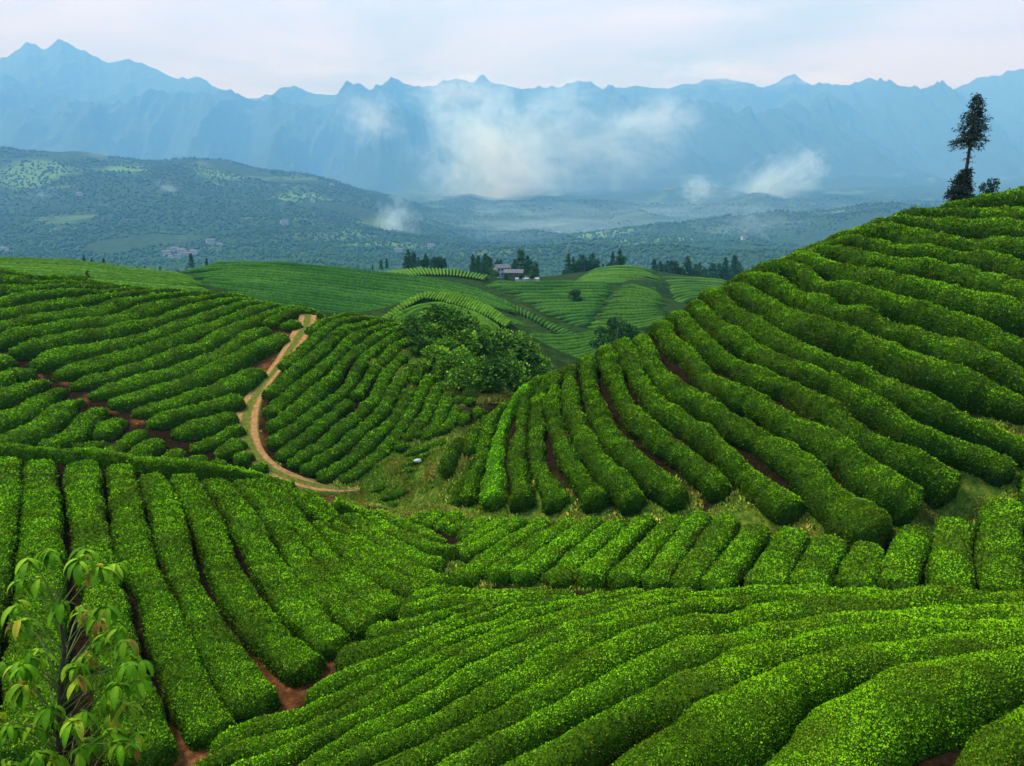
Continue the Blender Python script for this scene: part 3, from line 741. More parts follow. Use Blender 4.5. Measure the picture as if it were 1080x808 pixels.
def build_hedges(key, seg, lump, leaf_px, dens, rib, tint):
    global NLEAF
    rows = FIELDS[key]; lo, hi, hf, hm, ne = PAR[key]
    for i, r in enumerate(rows):
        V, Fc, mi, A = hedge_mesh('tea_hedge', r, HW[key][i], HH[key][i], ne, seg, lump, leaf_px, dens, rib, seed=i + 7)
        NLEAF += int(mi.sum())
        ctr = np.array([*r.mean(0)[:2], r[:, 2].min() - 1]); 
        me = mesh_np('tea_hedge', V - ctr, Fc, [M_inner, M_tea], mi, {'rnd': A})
        lab, grp = LAB[key]
        o = link('tea_hedge', me, label=lab % ordinal(i + 1), cat='tea hedge', group=grp, loc=ctr)
        tt = tint[i] if isinstance(tint, dict) and i in tint else (tint[-1] if isinstance(tint, dict) else tint)
        j = random.uniform(0.92, 1.08)
        o.color = (tt[0] * j, tt[1] * j, tt[2] * j, 1)
        if key == 'M' and i >= 23: o['label'] = 'tea hedge below the side track on the left hill, %s from its left end' % ordinal(i - 22)
        if key == 'L' and i == 14: o['label'] = 'long narrow tea hedge running along the crest of the front left field'
        if key == 'L' and i == 15: o['label'] = 'narrow tea hedge on the crest at the right end of the front left field'
        if key == 'R' and i == 4: o['label'] = 'vivid lime green tea hedge at the left foot of the right hillside'
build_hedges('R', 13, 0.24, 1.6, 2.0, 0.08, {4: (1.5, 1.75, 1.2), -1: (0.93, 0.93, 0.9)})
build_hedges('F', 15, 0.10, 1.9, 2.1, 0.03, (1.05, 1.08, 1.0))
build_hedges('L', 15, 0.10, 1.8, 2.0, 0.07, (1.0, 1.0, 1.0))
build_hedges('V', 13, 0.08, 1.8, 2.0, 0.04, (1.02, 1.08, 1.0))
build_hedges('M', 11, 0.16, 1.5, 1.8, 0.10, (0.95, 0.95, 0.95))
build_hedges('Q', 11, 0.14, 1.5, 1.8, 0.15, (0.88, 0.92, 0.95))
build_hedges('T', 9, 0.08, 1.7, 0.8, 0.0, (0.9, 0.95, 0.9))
print('leaves', NLEAF)

FLAB = {'knoll_left': 'pale tea row on the small knoll, left crest band, %s from the left',
        'knoll_right': 'pale tea row on the small knoll, right crest band, %s from the left',
        'knoll_low': 'tea row below the crest band of the small knoll, %s down',
        'left_far': 'dark tea row on the hill beyond the left crest, %s down',
        'big_hill': 'dark green tea row on the broad far hill, %s down from its top',
        'ridge_strip': 'short tea row on the diagonal ridge strip, %s from the top',
        'middle_face': 'far tea row on the slope below the farmhouse, %s down',
        'round_hill': 'far tea row on the rounded hill behind the right hillside, %s down',
        'hollow': 'tea row in the far hollow right of the wooded gully, %s down',
        'back_knoll': 'far tea row on the pale knoll between the conifer stands, %s down',
        'right_back': 'far tea row on the farthest slope below the right conifers, %s down'}
nrow = sum(len(v) for v in FIELDS.values())
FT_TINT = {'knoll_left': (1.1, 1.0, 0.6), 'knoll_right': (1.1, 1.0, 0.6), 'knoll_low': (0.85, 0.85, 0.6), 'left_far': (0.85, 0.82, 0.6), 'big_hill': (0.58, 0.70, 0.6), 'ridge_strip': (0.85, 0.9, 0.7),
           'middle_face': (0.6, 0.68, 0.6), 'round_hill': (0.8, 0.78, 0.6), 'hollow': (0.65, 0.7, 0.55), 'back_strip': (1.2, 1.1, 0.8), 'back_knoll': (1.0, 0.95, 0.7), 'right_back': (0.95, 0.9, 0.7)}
for keyf, rows in FACETS:
    hws = half_widths(rows, 0.3, 1.6, 0.29 if keyf in ('big_hill', 'left_far', 'middle_face', 'round_hill') else 0.36); t = FT_TINT[keyf]; parts = []
    for i, r in enumerate(rows):
        hw = hws[i]; hh = np.minimum(hw * 1.0, 1.15)
        V, Fc, mi, A = hedge_mesh('tea_hedge', r, hw, hh, 2.4, 7, 0.12, 1.5, 0, 0.0, seed=i)
        if keyf in ('back_strip',): parts.append((V, Fc[0])); continue
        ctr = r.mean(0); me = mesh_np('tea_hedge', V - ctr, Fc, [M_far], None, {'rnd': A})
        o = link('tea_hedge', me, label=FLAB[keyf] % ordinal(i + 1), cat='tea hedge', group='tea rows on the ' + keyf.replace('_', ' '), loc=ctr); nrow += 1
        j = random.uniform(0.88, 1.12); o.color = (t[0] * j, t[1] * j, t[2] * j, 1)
    if parts:
        off = 0; VV = []; FF = []
        for V, f in parts: VV.append(V); FF.append(f + off); off += len(V)
        o = link('tea_rows', mesh_np('tea_rows', np.concatenate(VV), [np.concatenate(FF)], [M_far]), label='pale thin tea rows on the low crest left of the farmhouse', cat='tea rows', kind='stuff'); o.color = (*t, 1)
print('hedge rows', nrow)

# ------------------------------------------------------------------ dirt track
trk = P("321,322 325,332 323,345 315,358 303,376 288,396 273,414 263,432 259,452 264,474 279,493 303,507 333,515 362,519 380,519")
pts = []
for px, py in dense_px(trk, 6):
    h = hit(px, py, 50, 100)
    if h is not None: pts.append(h)
pts = smoothp(resample(np.array(pts), 0.35), 8)
tt_ = np.gradient(pts, axis=0)[:, :2]; tt_ /= np.linalg.norm(tt_, axis=1)[:, None]; sd_ = np.stack([tt_[:, 1], -tt_[:, 0]], -1)
cr_n = 15; uu = np.linspace(-1, 1, cr_n)
wid = 0.92 + 0.14 * np.sin(np.arange(len(pts)) * 0.13)
wid = wid * np.clip((len(pts) - np.arange(len(pts))) / 9.0, 0.15, 1)
X = pts[:, None, 0] + sd_[:, None, 0] * uu[None] * wid[:, None]; Yv = pts[:, None, 1] + sd_[:, None, 1] * uu[None] * wid[:, None]
Zg = near_h(X, Yv); Zc = near_h(pts[:, 0], pts[:, 1])[:, None]
Zt = Zg * 0.5 + Zc * 0.5 + 0.24 - 0.05 * np.exp(-((np.abs(uu) - 0.55) / 0.16) ** 2)[None]
Zt[:, 0] = Zg[:, 0] - 0.15; Zt[:, -1] = Zg[:, -1] - 0.15
Vt = np.stack([X, Yv, Zt], -1); idx = np.arange(Vt[..., 0].size).reshape(Vt.shape[:2])
Fq = np.stack([idx[:-1, :-1], idx[:-1, 1:], idx[1:, 1:], idx[1:, :-1]], -1).reshape(-1, 4)
m, nt, b = newmat('track_dirt', 0.95, 0.0); p = pos(nt)
a = mth(nt, 'ABSOLUTE', attr(nt, 'across')); n = noise(nt, p, 1.7, 5, 0.7)
a2 = mth(nt, 'ADD', a, mth(nt, 'MULTIPLY', mth(nt, 'SUBTRACT', n, 0.5), 0.5))
dirt = ramp(nt, noise(nt, p, 4, 6, 0.75), [(0.3, (0.10, 0.048, 0.018)), (0.7, (0.30, 0.17, 0.075))])
gr = ramp(nt, noise(nt, p, 5, 6, 0.75), [(0.35, (0.025, 0.05, 0.006)), (0.55, (0.07, 0.085, 0.015)), (0.8, (0.20, 0.13, 0.045))])
f = ramp(nt, a2, [(0.28, (1, 1, 1)), (0.42, (0, 0, 0)), (0.74, (0, 0, 0)), (0.9, (1, 1, 1))])
L(nt, mixc(nt, f, dirt, gr), b.inputs['Base Color']); bump(nt, b, noise(nt, p, 8, 5), 0.8, 0.06)
link('dirt_path', mesh_np('dirt_path', Vt.reshape(-1, 3), [Fq], [m], attrs={'across': np.tile(uu, len(pts))}), kind='structure')

# ------------------------------------------------------------------ grass tufts (nobody could count them)
def blades(mask_list, per, hgt, name, mat, label):
    V = []; A = []
    for px, py, r in mask_list:
        h = hit(px, py, 12, 190)
        if h is None: continue
        n = int(per * r * r); rr = r * 1.15 * np.sqrt(rng.random(n)); th = rng.random(n) * 6.283
        x = h[0] + rr * np.cos(th); y = h[1] + rr * np.sin(th); z = near_h(x, y)
        cl = vnoise(np.stack([x * 0.9, y * 0.9, 0 * x], -1), 31); keep = cl > -0.5; x, y, z, cl = x[keep], y[keep], z[keep], cl[keep]; n = len(x)
        s = hgt * (0.4 + 0.8 * rng.random(n)) * (0.6 + 0.8 * np.clip(cl + 0.3, 0, 1)) * (h[1] / 45) ** 0.5
        d = rng.normal(size=(n, 3)) * 0.5 + [0, 0, 1]; d /= np.linalg.norm(d, axis=1)[:, None]; wdt = rng.normal(size=(n, 3)) * [1, 1, 0.1]; wdt /= np.linalg.norm(wdt, axis=1)[:, None]
        b0 = np.stack([x, y, z - 0.02], -1); S = s[:, None]
        V.append(np.stack([b0, b0 + d * S * 0.5 + wdt * S * 0.22, b0 + d * S, b0 + d * S * 0.5 - wdt * S * 0.22], 1).reshape(-1, 3)); A.append(np.repeat(np.clip(0.5 + 0.25 * rng.normal(size=n) + cl * 0.2, 0, 1), 4))
    V = np.concatenate(V); o = link(name, mesh_np(name, V, [np.arange(len(V)).reshape(-1, 4)], [mat], attrs={'rnd': np.concatenate(A)}), label=label, cat='grass', kind='stuff')
    return o
blades(Z_gra, 1000, 0.24, 'grass', M_grass, 'rough yellow green grass on the open patches between the tea fields')
edge = []
for i_, (px, py) in enumerate(dense_px(trk, 6)):
    for sx in (-1, 1): edge.append((px + sx * random.uniform(6, 10) * (0.75 if py < 400 else 1), py + random.uniform(-2, 2), random.uniform(0.25, 0.55)))
blades(edge, 420, 0.16, 'grass', M_grass, 'low weeds creeping over both edges of the dirt track')
m_lit = leaf_mat('dry_litter', [(0, (0.05, 0.025, 0.012)), (0.5, (0.16, 0.08, 0.03)), (1, (0.42, 0.28, 0.14))], patch_amt=0)
blades([z for z in Z_red[6:15]], 900, 0.07, 'leaf_litter', m_lit, 'dry brown leaf litter on the bare soil between the front fields')

# ------------------------------------------------------------------ trees
def leaf_cloud(mb, centers, radii, count, size, val0=0.5, vspread=0.2, flat=1.0, up=0.3):
    for c, r, k in zip(centers, radii, count):
        n = int(k); d = rng.normal(size=(n, 3)); d /= np.linalg.norm(d, axis=1)[:, None]
        rr = r * (0.55 + 0.5 * rng.random(n) ** 0.6); pt = np.asarray(c) + d * rr[:, None] * [1, 1, flat]
        dr = d * 0.6 + rng.normal(size=(n, 3)) * 0.6 + [0, 0, up]; dr /= np.linalg.norm(dr, axis=1)[:, None]
        wd = np.cross(dr, rng.normal(size=(n, 3))); wd /= np.linalg.norm(wd, axis=1)[:, None] + 1e-9; s = size * (0.6 + 0.8 * rng.random(n))[:, None]
        q = np.stack([pt, pt + dr * s * 0.5 + wd * s * 0.33, pt + dr * s, pt + dr * s * 0.5 - wd * s * 0.33], 1).reshape(-1, 3)
        v = np.clip(val0 + rng.normal() * 0.12 + rng.normal(size=n) * vspread, 0, 1)
        mb.add(q, np.arange(4 * n).reshape(-1, 4), np.repeat(v, 4))
def broadleaf(name, h, rad, nclump, nleaf, lsize, mat):
    root = bpy.data.objects.new(name, None); COL.objects.link(root)
    tr = MB(); tr.tube([(0, 0, -0.6), (0.03 * h, 0, h * 0.25), (0, 0.03 * h, h * 0.55), (0.02 * h, 0, h * 0.8)], [0.05 * h, 0.035 * h, 0.025 * h, 0.01 * h])
    cs, rs, ks = [], [], []
    for k in range(nclump):
        t = k / nclump; a = k * 2.4 + random.random(); z = h * (0.22 + 0.68 * random.random()); rr = rad * (1 - abs(z / h - 0.5) * 1.0) * random.uniform(0.25, 0.85)
        c = (rr * math.cos(a), rr * math.sin(a), z); cs.append(c); rs.append(rad * random.uniform(0.22, 0.46)); ks.append(nleaf / nclump * random.uniform(0.6, 1.4))
        tr.tube([(0, 0, z * 0.55), (c[0] * 0.5, c[1] * 0.5, z * 0.8), c], [0.015 * h, 0.01 * h, 0.004 * h], 4)
    tr.build('trunk', M_bark, root)
    cr = MB(); leaf_cloud(cr, cs, rs, ks, lsize, 0.5, 0.2, 0.8); o = cr.build('crown', mat, root, smooth=False)
    return root
def conifer(name, h, rad, mat, lev=16, needle=0.35, bare=0.12, per=9, jag=0.3, clump=14):
    root = bpy.data.objects.new(name, None); COL.objects.link(root)
    tr = MB(); tr.tube([(0, 0, -0.6), (0.01 * h, 0, h * 0.5), (0, 0, h)], [0.022 * h, 0.014 * h, 0.003 * h])
    tr.build('trunk', M_bark, root); cr = MB(); cs = []
    for k in range(lev):
        t = k / (lev - 1); z = h * (bare + (1 - bare) * t)
        for j in range(per):
            if random.random() < 0.15: continue
            a = j * 6.283 / per + k * 1.3 + random.random() * 0.6; r = rad * (1 - t) ** 0.8 * random.uniform(1 - jag, 1 + jag * 0.4) + 0.04 * rad
            e = np.array((r * math.cos(a), r * math.sin(a), z - 0.28 * r + 0.05 * h * t))
            n = clump; tt = rng.random(n) ** 0.7; pt = np.outer(1 - tt, (0, 0, z)) + np.outer(tt, e)
            pt += rng.normal(size=(n, 3)) * needle * 0.3
            dr = rng.normal(size=(n, 3)) * 0.6 + (e - [0, 0, z]) / (r + 1e-6) * 0.8; dr[:, 2] -= 0.1; dr /= np.linalg.norm(dr, axis=1)[:, None]
            wd = np.cross(dr, rng.normal(size=(n, 3))); wd /= np.linalg.norm(wd, axis=1)[:, None] + 1e-9; s = needle * (0.6 + 0.8 * rng.random(n))[:, None]
            q = np.stack([pt, pt + dr * s * 0.5 + wd * s * 0.2, pt + dr * s, pt + dr * s * 0.5 - wd * s * 0.2], 1).reshape(-1, 3)
            cr.add(q, np.arange(4 * n).reshape(-1, 4), np.repeat(np.clip(0.45 + 0.22 * rng.normal(size=n), 0, 1), 4))
    cr.build('crown', mat, root, smooth=False)
    return root
def place(proto, used, loc, sx, sz, rz, label, cat, group=None, tint=None):
    if not used[0]: o = proto; used[0] = True
    else: o = copy_tree(proto)
    o.location = loc; o.scale = (sx, sx, sz); o.rotation_euler = (0, 0, rz); tag(o, label, cat, group)
    for ch in o.children if used[0] else []:
        ch.color = (*(tint or (1, 1, 1)), 1)
    return o
# wooded gully between the track slope and the right hill
bushes = [(broadleaf('broadleaf_tree', 5, 2.6, 30, 3000, 0.36, M_bush), [False]) for _ in range(3)]
gully = P("""436,352,3.4,1 452,362,3.2,0 465,352,4.8,1 480,348,5.4,1 497,352,4.6,0 512,356,3.6,2 530,366,4.0,0 470,378,3.2,0 488,374,3.8,2 504,380,4.2,1 520,388,4.4,1 538,392,4.8,1 552,396,4.2,1
458,388,2.8,2 474,398,3.0,0 490,398,3.4,2 508,408,3.4,0 524,412,3.6,1 542,412,3.8,2 556,408,3.4,1 486,412,2.6,0 502,420,2.4,2 444,372,2.6,1 534,346,2.6,0 552,362,3.0,2 565,385,2.6,2 516,424,2.2,0 562,372,2.6,0 566,398,2.8,0 574,390,2.6,2 482,362,4.2,1 548,379,4.4,1 526,398,3.8,2""".replace('\n', ' '))
adj = ['dense dark green', 'leafy mid green', 'pale yellow green', 'rounded', 'ragged', 'low spreading']
for k, (px, py, hh_, v) in enumerate(gully):
    hh_ *= 0.72 if py < 360 else (0.82 if py < 385 else 0.95)
    Y = 88 - (py - 345) * 0.27 + (px - 500) * -0.02
    h = hit(px, py + 4, 70, 125)
    if h is None: h = unproj(px, py + 6, Y)
    x, y = h[0], h[1]
    o = place(*bushes[k % 3], (x, y, gz_at(x, y) - 0.1), hh_ / 5 * random.uniform(0.95, 1.2), hh_ / 5 * 0.92, random.random() * 6, None, 'tree', 'broadleaf trees and bushes in the gully',
              [(1.7, 1.5, 0.6), (0.85, 0.85, 0.55), (2.3, 1.9, 0.7)][int(v)])
    side = 'left' if px < 475 else ('middle' if px < 525 else 'right')
    o['label'] = f"{['leafy mid green', 'dense dark green', 'pale yellow green'][int(v)]} bush in the {side} of the wooded gully, {ordinal(k + 1)} counted downhill"
for k, (px, py, Y, hh_) in enumerate(ctl("636,372,150,4.5 648,366,152,5.5 660,372,145,4.8 641,378,142,3.8 607,322,215,4.5")):
    h = hit(px, py, 110, 260); h = h if h is not None else unproj(px, py, Y)
    place(*bushes[k % 3], (h[0], h[1], gz_at(h[0], h[1])), hh_ / 5, hh_ / 5, random.random() * 6,
          ['dark bush left of three where the far hollow meets the right hillside', 'tallest dark tree behind the right hillside edge by the far hollow', 'dark bush against the right hillside edge in the hollow', 'low dark bush in front of the trees in the hollow', 'lone dark bush on the far slope between two tea faces'][k], 'tree', None, (0.65, 0.7, 0.8))
# the lone spruce on the right crest: bare stem between a ragged crown and a bushy skirt
def spruce():
    root = bpy.data.objects.new('spruce_tree', None); COL.objects.link(root)
    H = 9.6
    tr = MB(); tr.tube([(0, 0, -1), (0.02, 0, 2), (0.18, 0, 5), (0.32, 0, 7.5), (0.36, 0, H)], [0.2, 0.17, 0.12, 0.07, 0.015], 8)
    cr = MB()
    def branch(z, a, r, droop, dens=26, nl=0.26):
        x0 = np.interp(z, [0, 2, 5, 7.5, 9.6], [0, 0.02, 0.18, 0.32, 0.36])
        s = np.array((x0, 0, z)); e = s + np.array((r * math.cos(a), r * math.sin(a), -droop * r)); mid = (s + e) / 2 + np.array((0, 0, 0.12 * r))
        tr.tube([s, mid, e], [0.03, 0.02, 0.006], 4)
        n = int(dens * (0.4 + r)); t = (0.18 + 0.82 * rng.random(n))[:, None]
        pt = s * (1 - t) ** 2 + 2 * mid * t * (1 - t) + e * t * t + rng.normal(size=(n, 3)) * [0.12, 0.12, 0.07]
        dr = (e - s) / (r + 1e-6) * 0.6 + rng.normal(size=(n, 3)) * 0.5 + np.array([0, 0, -0.25]); dr /= np.linalg.norm(dr, axis=1)[:, None]
        wd = np.cross(dr, rng.normal(size=(n, 3))); wd /= np.linalg.norm(wd, axis=1)[:, None]; sz = nl * (0.6 + 0.8 * rng.random(n))[:, None]
        cr.add(np.stack([pt, pt + dr * sz * 0.5 + wd * sz * 0.13, pt + dr * sz, pt + dr * sz * 0.5 - wd * sz * 0.13], 1), np.arange(4 * n).reshape(-1, 4), np.repeat(np.clip(0.4 + 0.25 * rng.normal(size=n), 0, 1), 4))
    for z in np.arange(5.5, 9.5, 0.17):       # upper crown
        rmax = np.interp(z, [5.4, 6.0, 7.2, 8.4, 9.6], [1.5, 1.7, 1.35, 0.95, 0.2])
        for j in range(6): branch(z, random.random() * 6.283, rmax * random.uniform(0.4, 1.0), random.uniform(0.1, 0.5), 20)
    for z, r in ((4.15, .3), (4.4, 0.35), (4.55, 0.25), (4.9, 0.3), (5.2, 0.3)): branch(z, random.random() * 6.28, r, 0.3, 14)
    for z in np.arange(0.2, 3.6, 0.17):       # lower skirt
        rmax = np.interp(z, [0, 0.8, 2.2, 3.6], [1.45, 1.5, 1.05, 0.35])
        for j in range(8):
            a = random.random() * 6.283; branch(z, a, rmax * random.uniform(0.5, 1.0) * (1.15 if math.cos(a) < 0 else 0.8), random.uniform(-0.15, 0.25))
    tr.build('trunk', M_bark, root); cr.build('crown', M_spruce, root, smooth=False)
    return root
sp = spruce(); b0 = unproj(1014, 216, 73.5); b0[2] -= 0.6; sp.location = b0; tag(sp, 'tall lone dark spruce with bare middle stem on the right hill crest', 'tree')
sb = (broadleaf('shrub', 5, 2.2, 9, 500, 0.55, M_conifer), [False])
for k, (px, py, hh_) in enumerate(((1037, 208, 1.5), (1046, 206, 1.7))):
    bb = unproj(px, py, 74); place(*sb, (bb[0], bb[1], bb[2] - 0.4), hh_ / 5 * 0.8, hh_ / 5, k * 2.0, ['small dark shrub nearest the spruce on the right crest', 'small round shrub farther right of the spruce on the crest'][k], 'shrub')
bb = unproj(93, 297, 97); place(*sb, (bb[0], bb[1], bb[2] - 0.3), 0.12, 0.30, 1, 'tiny dark shrub standing on the crest of the left hill', 'shrub')

# conifers along the far ridges: individual trees
protos = [(conifer('conifer', 10, 2.9, M_conifer, 13, 1.2, 0.05, 8, 0.5, 7), [False]) for _ in range(3)]
CF = []
def stand(px0, px1, ybase, Y, n, h0, h1, gname, lab):
    for k in range(n):
        px = px0 + (px1 - px0) * (k + random.uniform(-0.3, 0.3)) / max(1, n - 1); yb = np.interp(px, [px0, px1], ybase) + random.uniform(-1.0, 1.5)
        CF.append((px, yb, Y * random.uniform(0.93, 1.1), random.uniform(h0, h1), gname, lab, k, n))
stand(595, 655, (288, 280), 430, 36, 5.0, 8.5, 'conifers of the stand behind the pale knoll', 'dark tree in the stand right of the farmhouse, %s from the left')
stand(688, 782, (290, 297), 470, 56, 7, 11.5, 'conifers of the stand before the right hillside', 'dark tree in the long stand left of the right hillside, %s from the left')
stand(500, 528, (287, 289), 360, 15, 4.5, 7.5, 'trees left of the farmhouse', 'dark tree left of the farmhouse, %s from the left')
stand(544, 566, (287, 290), 372, 13, 5, 9, 'trees right of the farmhouse', 'dark tree just right of the farmhouse, %s from the left')
stand(427, 470, (280, 281), 340, 18, 3.5, 6.5, 'trees on the low crest left of the farmhouse', 'dark tree on the low crest left of the farmhouse, %s from the left')
for px, yb, Y, hh_, lab in ((89, 278, 165, 1.6, 'upright dark conifer, leftmost on the far left crest'), (97, 279, 165, 1.2, 'short conifer second on the far left crest'), (110, 281, 165, 1.5, 'pointed conifer third on the far left crest'),
                            (125, 283, 165, 0.9, 'tiny bush fourth on the far left crest'), (145, 285, 165, 0.8, 'tiny bush fifth on the far left crest'), (153, 285, 165, 0.9, 'tiny bush sixth on the far left crest'), (169, 286, 165, 0.9, 'tiny bush last on the far left crest'),
                            (202, 281, 250, 3.3, 'round tree standing alone where the broad far hill begins'), (218, 279, 255, 1.8, 'small faint tree right of the round tree'), (393, 284, 270, 1.5, 'small dark conifer left of a pair on the far crest'), (402, 283, 270, 2.4, 'left conifer of the pair on the far crest'), (408, 282, 270, 2.7, 'right conifer of the pair on the far crest')):
    CF.append((px, yb, Y, hh_, None, lab, 0, 1))
for k, (px, yb, Y, hh_, g, lab, i, n) in enumerate(CF):
    px += random.uniform(-1.5, 1.5) if g else 0; hh_ *= random.uniform(0.7, 1.1) if g else 1; bp = unproj(px, yb, Y); zg = gz_at(bp[0], bp[1])
    pr = bushes[k % 3] if (g and i % 3 == 1) else protos[k % 3]
    o = place(*pr, (bp[0], bp[1], min(bp[2], zg + 3.0) - 0.2), (hh_ / 10 * random.uniform(0.8, 1.2)) * (1.5 if pr in bushes else 1), hh_ / 10 * (1.3 if pr in bushes else 1), random.random() * 6, lab % ordinal(i + 1) if g else lab, 'conifer' if 'conifer' in lab else 'tree', g, (0.62, 0.72, 0.8) if pr in bushes else (1.5, 1.8, 1.5))

for k, (px, yb, Y, hh_) in enumerate(((522, 292.5, 318, 3.2), (534, 294, 316, 2.2), (550, 294.5, 316, 2.4), (561, 294, 318, 3.0))):
    bp = unproj(px, yb, Y); place(*bushes[k % 3], (bp[0], bp[1], bp[2] - 0.3), hh_ / 5 * 1.1, hh_ / 5, k * 1.7, ['bush at the left foot of the farmhouse', 'low bush before the gap between the two farmhouse wings', 'low bush in front of the timber farmhouse', 'bush at the right end of the farmhouse terrace'][k], 'tree', 'bushes around the farmhouse', (0.8, 0.9, 0.7))
# far-off woods on the hazy slopes: one mass
def far_wood(name, n, test, size, label):
    oc = np.array([[0, 0, 1.25], [1, 0, 0.35], [0.3, 0.95, 0.35], [-0.8, 0.6, 0.35], [-0.8, -0.6, 0.35], [0.3, -0.95, 0.35], [0, 0, -0.6]]); of = np.array([[0, 1, 2], [0, 2, 3], [0, 3, 4], [0, 4, 5], [0, 5, 1], [6, 2, 1], [6, 3, 2], [6, 4, 3], [6, 5, 4], [6, 1, 5]])
    u, Y = test(n); kf = far_y(Y) / Y; Y = Y * kf; s = (u - CX) / F / (CP + SP * 0.2); x = s * Y; z = ground_h(s, Y, x)
    cl = fbm(np.stack([x / 380, Y / 380, 0 * x], -1), 3, 77); k = cl > -0.22; x, Y, z, kf = x[k], Y[k], z[k], kf[k]; n = len(x)
    sc_ = size * kf * (0.45 + 0.7 * rng.random(n)); j = 0.75 + 0.5 * rng.random((n, 7, 3))
    V = np.stack([x, Y, z], -1)[:, None] + oc[None] * sc_[:, None, None] * j * [1, 1, 1.25]
    Fc = (of[None] + (np.arange(n) * 7)[:, None, None]).reshape(-1, 3)
    m_ = link(name, mesh_np(name, V.reshape(-1, 3), [Fc], [M_conifer], attrs={'rnd': np.repeat(np.clip(0.45 + 0.10 * rng.normal(size=n), 0, 1), 7)}), label=label, cat='forest', kind='stuff'); m_.color = (1.5, 1.6, 1.2, 1)
far_wood('forest', 60000, lambda n: (rng.uniform(-60, 1150, n), np.exp(rng.uniform(math.log(1250), math.log(4200), n))), 4.0, 'hazy woods scattered over the slopes beyond the valley')
def band(n):
    u = rng.uniform(-40, 1150, n); return u, 900 + rng.uniform(0, 260, n) + 60 * np.sin(u / 60)
far_wood('forest', 3500, band, 6.0, 'blue hazy wood along the near edge of the valley')

# ------------------------------------------------------------------ farmhouse and far houses
def gable(mb, w_, d_, z0, h_, over, zt=0.25):
    x, y = w_ / 2 + over, d_ / 2 + over
    V = [(-x, -y, z0), (x, -y, z0), (x, 0, z0 + h_), (-x, 0, z0 + h_), (-x, y, z0), (x, y, z0), (-x, -y, z0 - zt), (x, -y, z0 - zt), (x, 0, z0 + h_ - zt), (-x, 0, z0 + h_ - zt), (-x, y, z0 - zt), (x, y, z0 - zt)]
    mb.add(V, [[0, 1, 2, 3], [3, 2, 5, 4], [7, 6, 9, 8], [8, 9, 10, 11], [0, 6, 7, 1], [4, 5, 11, 10], [1, 7, 8, 2], [2, 8, 11, 5], [3, 9, 6, 0], [4, 10, 9, 3]])
def house(name, w_, d_, h_, rh, wallm, floors=2, nwin=4, wing=False):
    root = bpy.data.objects.new(name, None); COL.objects.link(root)
    wl = MB(); wl.box((0, 0, h_ / 2 - 0.5), (w_, d_, h_ + 1)); wl.add([(-w_ / 2, -d_ / 2, h_), (-w_ / 2, d_ / 2, h_), (-w_ / 2, 0, h_ + rh * 0.92), (w_ / 2, -d_ / 2, h_), (w_ / 2, d_ / 2, h_), (w_ / 2, 0, h_ + rh * 0.92)], [[0, 1, 2], [3, 5, 4]])
    wl.build('wall', wallm, root, smooth=False)
    rf = MB(); gable(rf, w_, d_, h_ + 0.02, rh, 0.7); rf.build('roof', M_roof, root, smooth=False)
    for f in range(floors):
        for k in range(nwin):
            x = -w_ / 2 + w_ * (k + 0.5) / nwin
            if f == 0 and k == nwin // 2:
                dmb = MB(); dmb.box((x, -d_ / 2 - 0.04, 1.05), (1.1, 0.1, 2.1)); dmb.build('door', M_wood, root, smooth=False); continue
            wm = MB(); wm.box((x, -d_ / 2 - 0.03, 1.6 + f * 2.9), (1.3, 0.1, 1.2)); wo_ = wm.build('window', M_wood, root, smooth=False)
            pm = MB(); pm.box((x, -d_ / 2 - 0.09, 1.6 + f * 2.9), (1.05, 0.04, 0.95)); pm.build('pane', M_glass, wo_, smooth=False)
    return root
Yh = 345
def seat_h(o, px, py, Y, rz, sc_=1.0):
    sc_ = sc_ * 0.85
    bp = unproj(px, py, Y); o.location = bp; o.rotation_euler = (0, 0, rz); o.scale = (sc_,) * 3
h1 = house('farmhouse', 9, 6, 5.4, 2.2, M_wall, 2, 4); seat_h(h1, 529, 291.5, 330, 0.5, 0.72); tag(h1, 'two storey farmhouse with white gable and grey tiled roof among trees', 'house')
h2 = house('farmhouse', 11, 6, 3.0, 2.0, M_wood, 1, 5); seat_h(h2, 542, 292.5, 326, -0.12, 0.72); tag(h2, 'low long brown timber farmhouse right of the white gable', 'house')
t = MB(); t.box((0, 0, -0.6), (9, 3.5, 1.3)); t.box((-2.5, -0.9, 0.35), (0.35, 0.35, 0.6)); t.box((2.5, -0.9, 0.35), (0.35, 0.35, 0.6)); t.box((0, -0.9, 0.7), (6.0, 0.2, 0.12)); o = t.build('terrace', M_conc, None, smooth=False, label='pale concrete terrace with a low rail beside the farmhouse', cat='terrace'); o.location = unproj(556, 293.5, 322)
hp = house('village_house', 14, 9, 7, 2.2, M_wall, 2, 4); used = [False]
vill = P("176,270,1180 184,266,1230 192,268,1190 198,272,1170 188,273,1150 181,274,1140 205,270,1200 222,258,1500 5,266,1100 232,262,1480 84,208,2500 420,268,1500 455,262,1700 400,262,1650 582,243,2500 590,247,2450 640,246,2600 785,254,2000 712,198,4500 1012,165,5200 775,228,3300 350,196,3100 330,214,2700 300,238,2200")
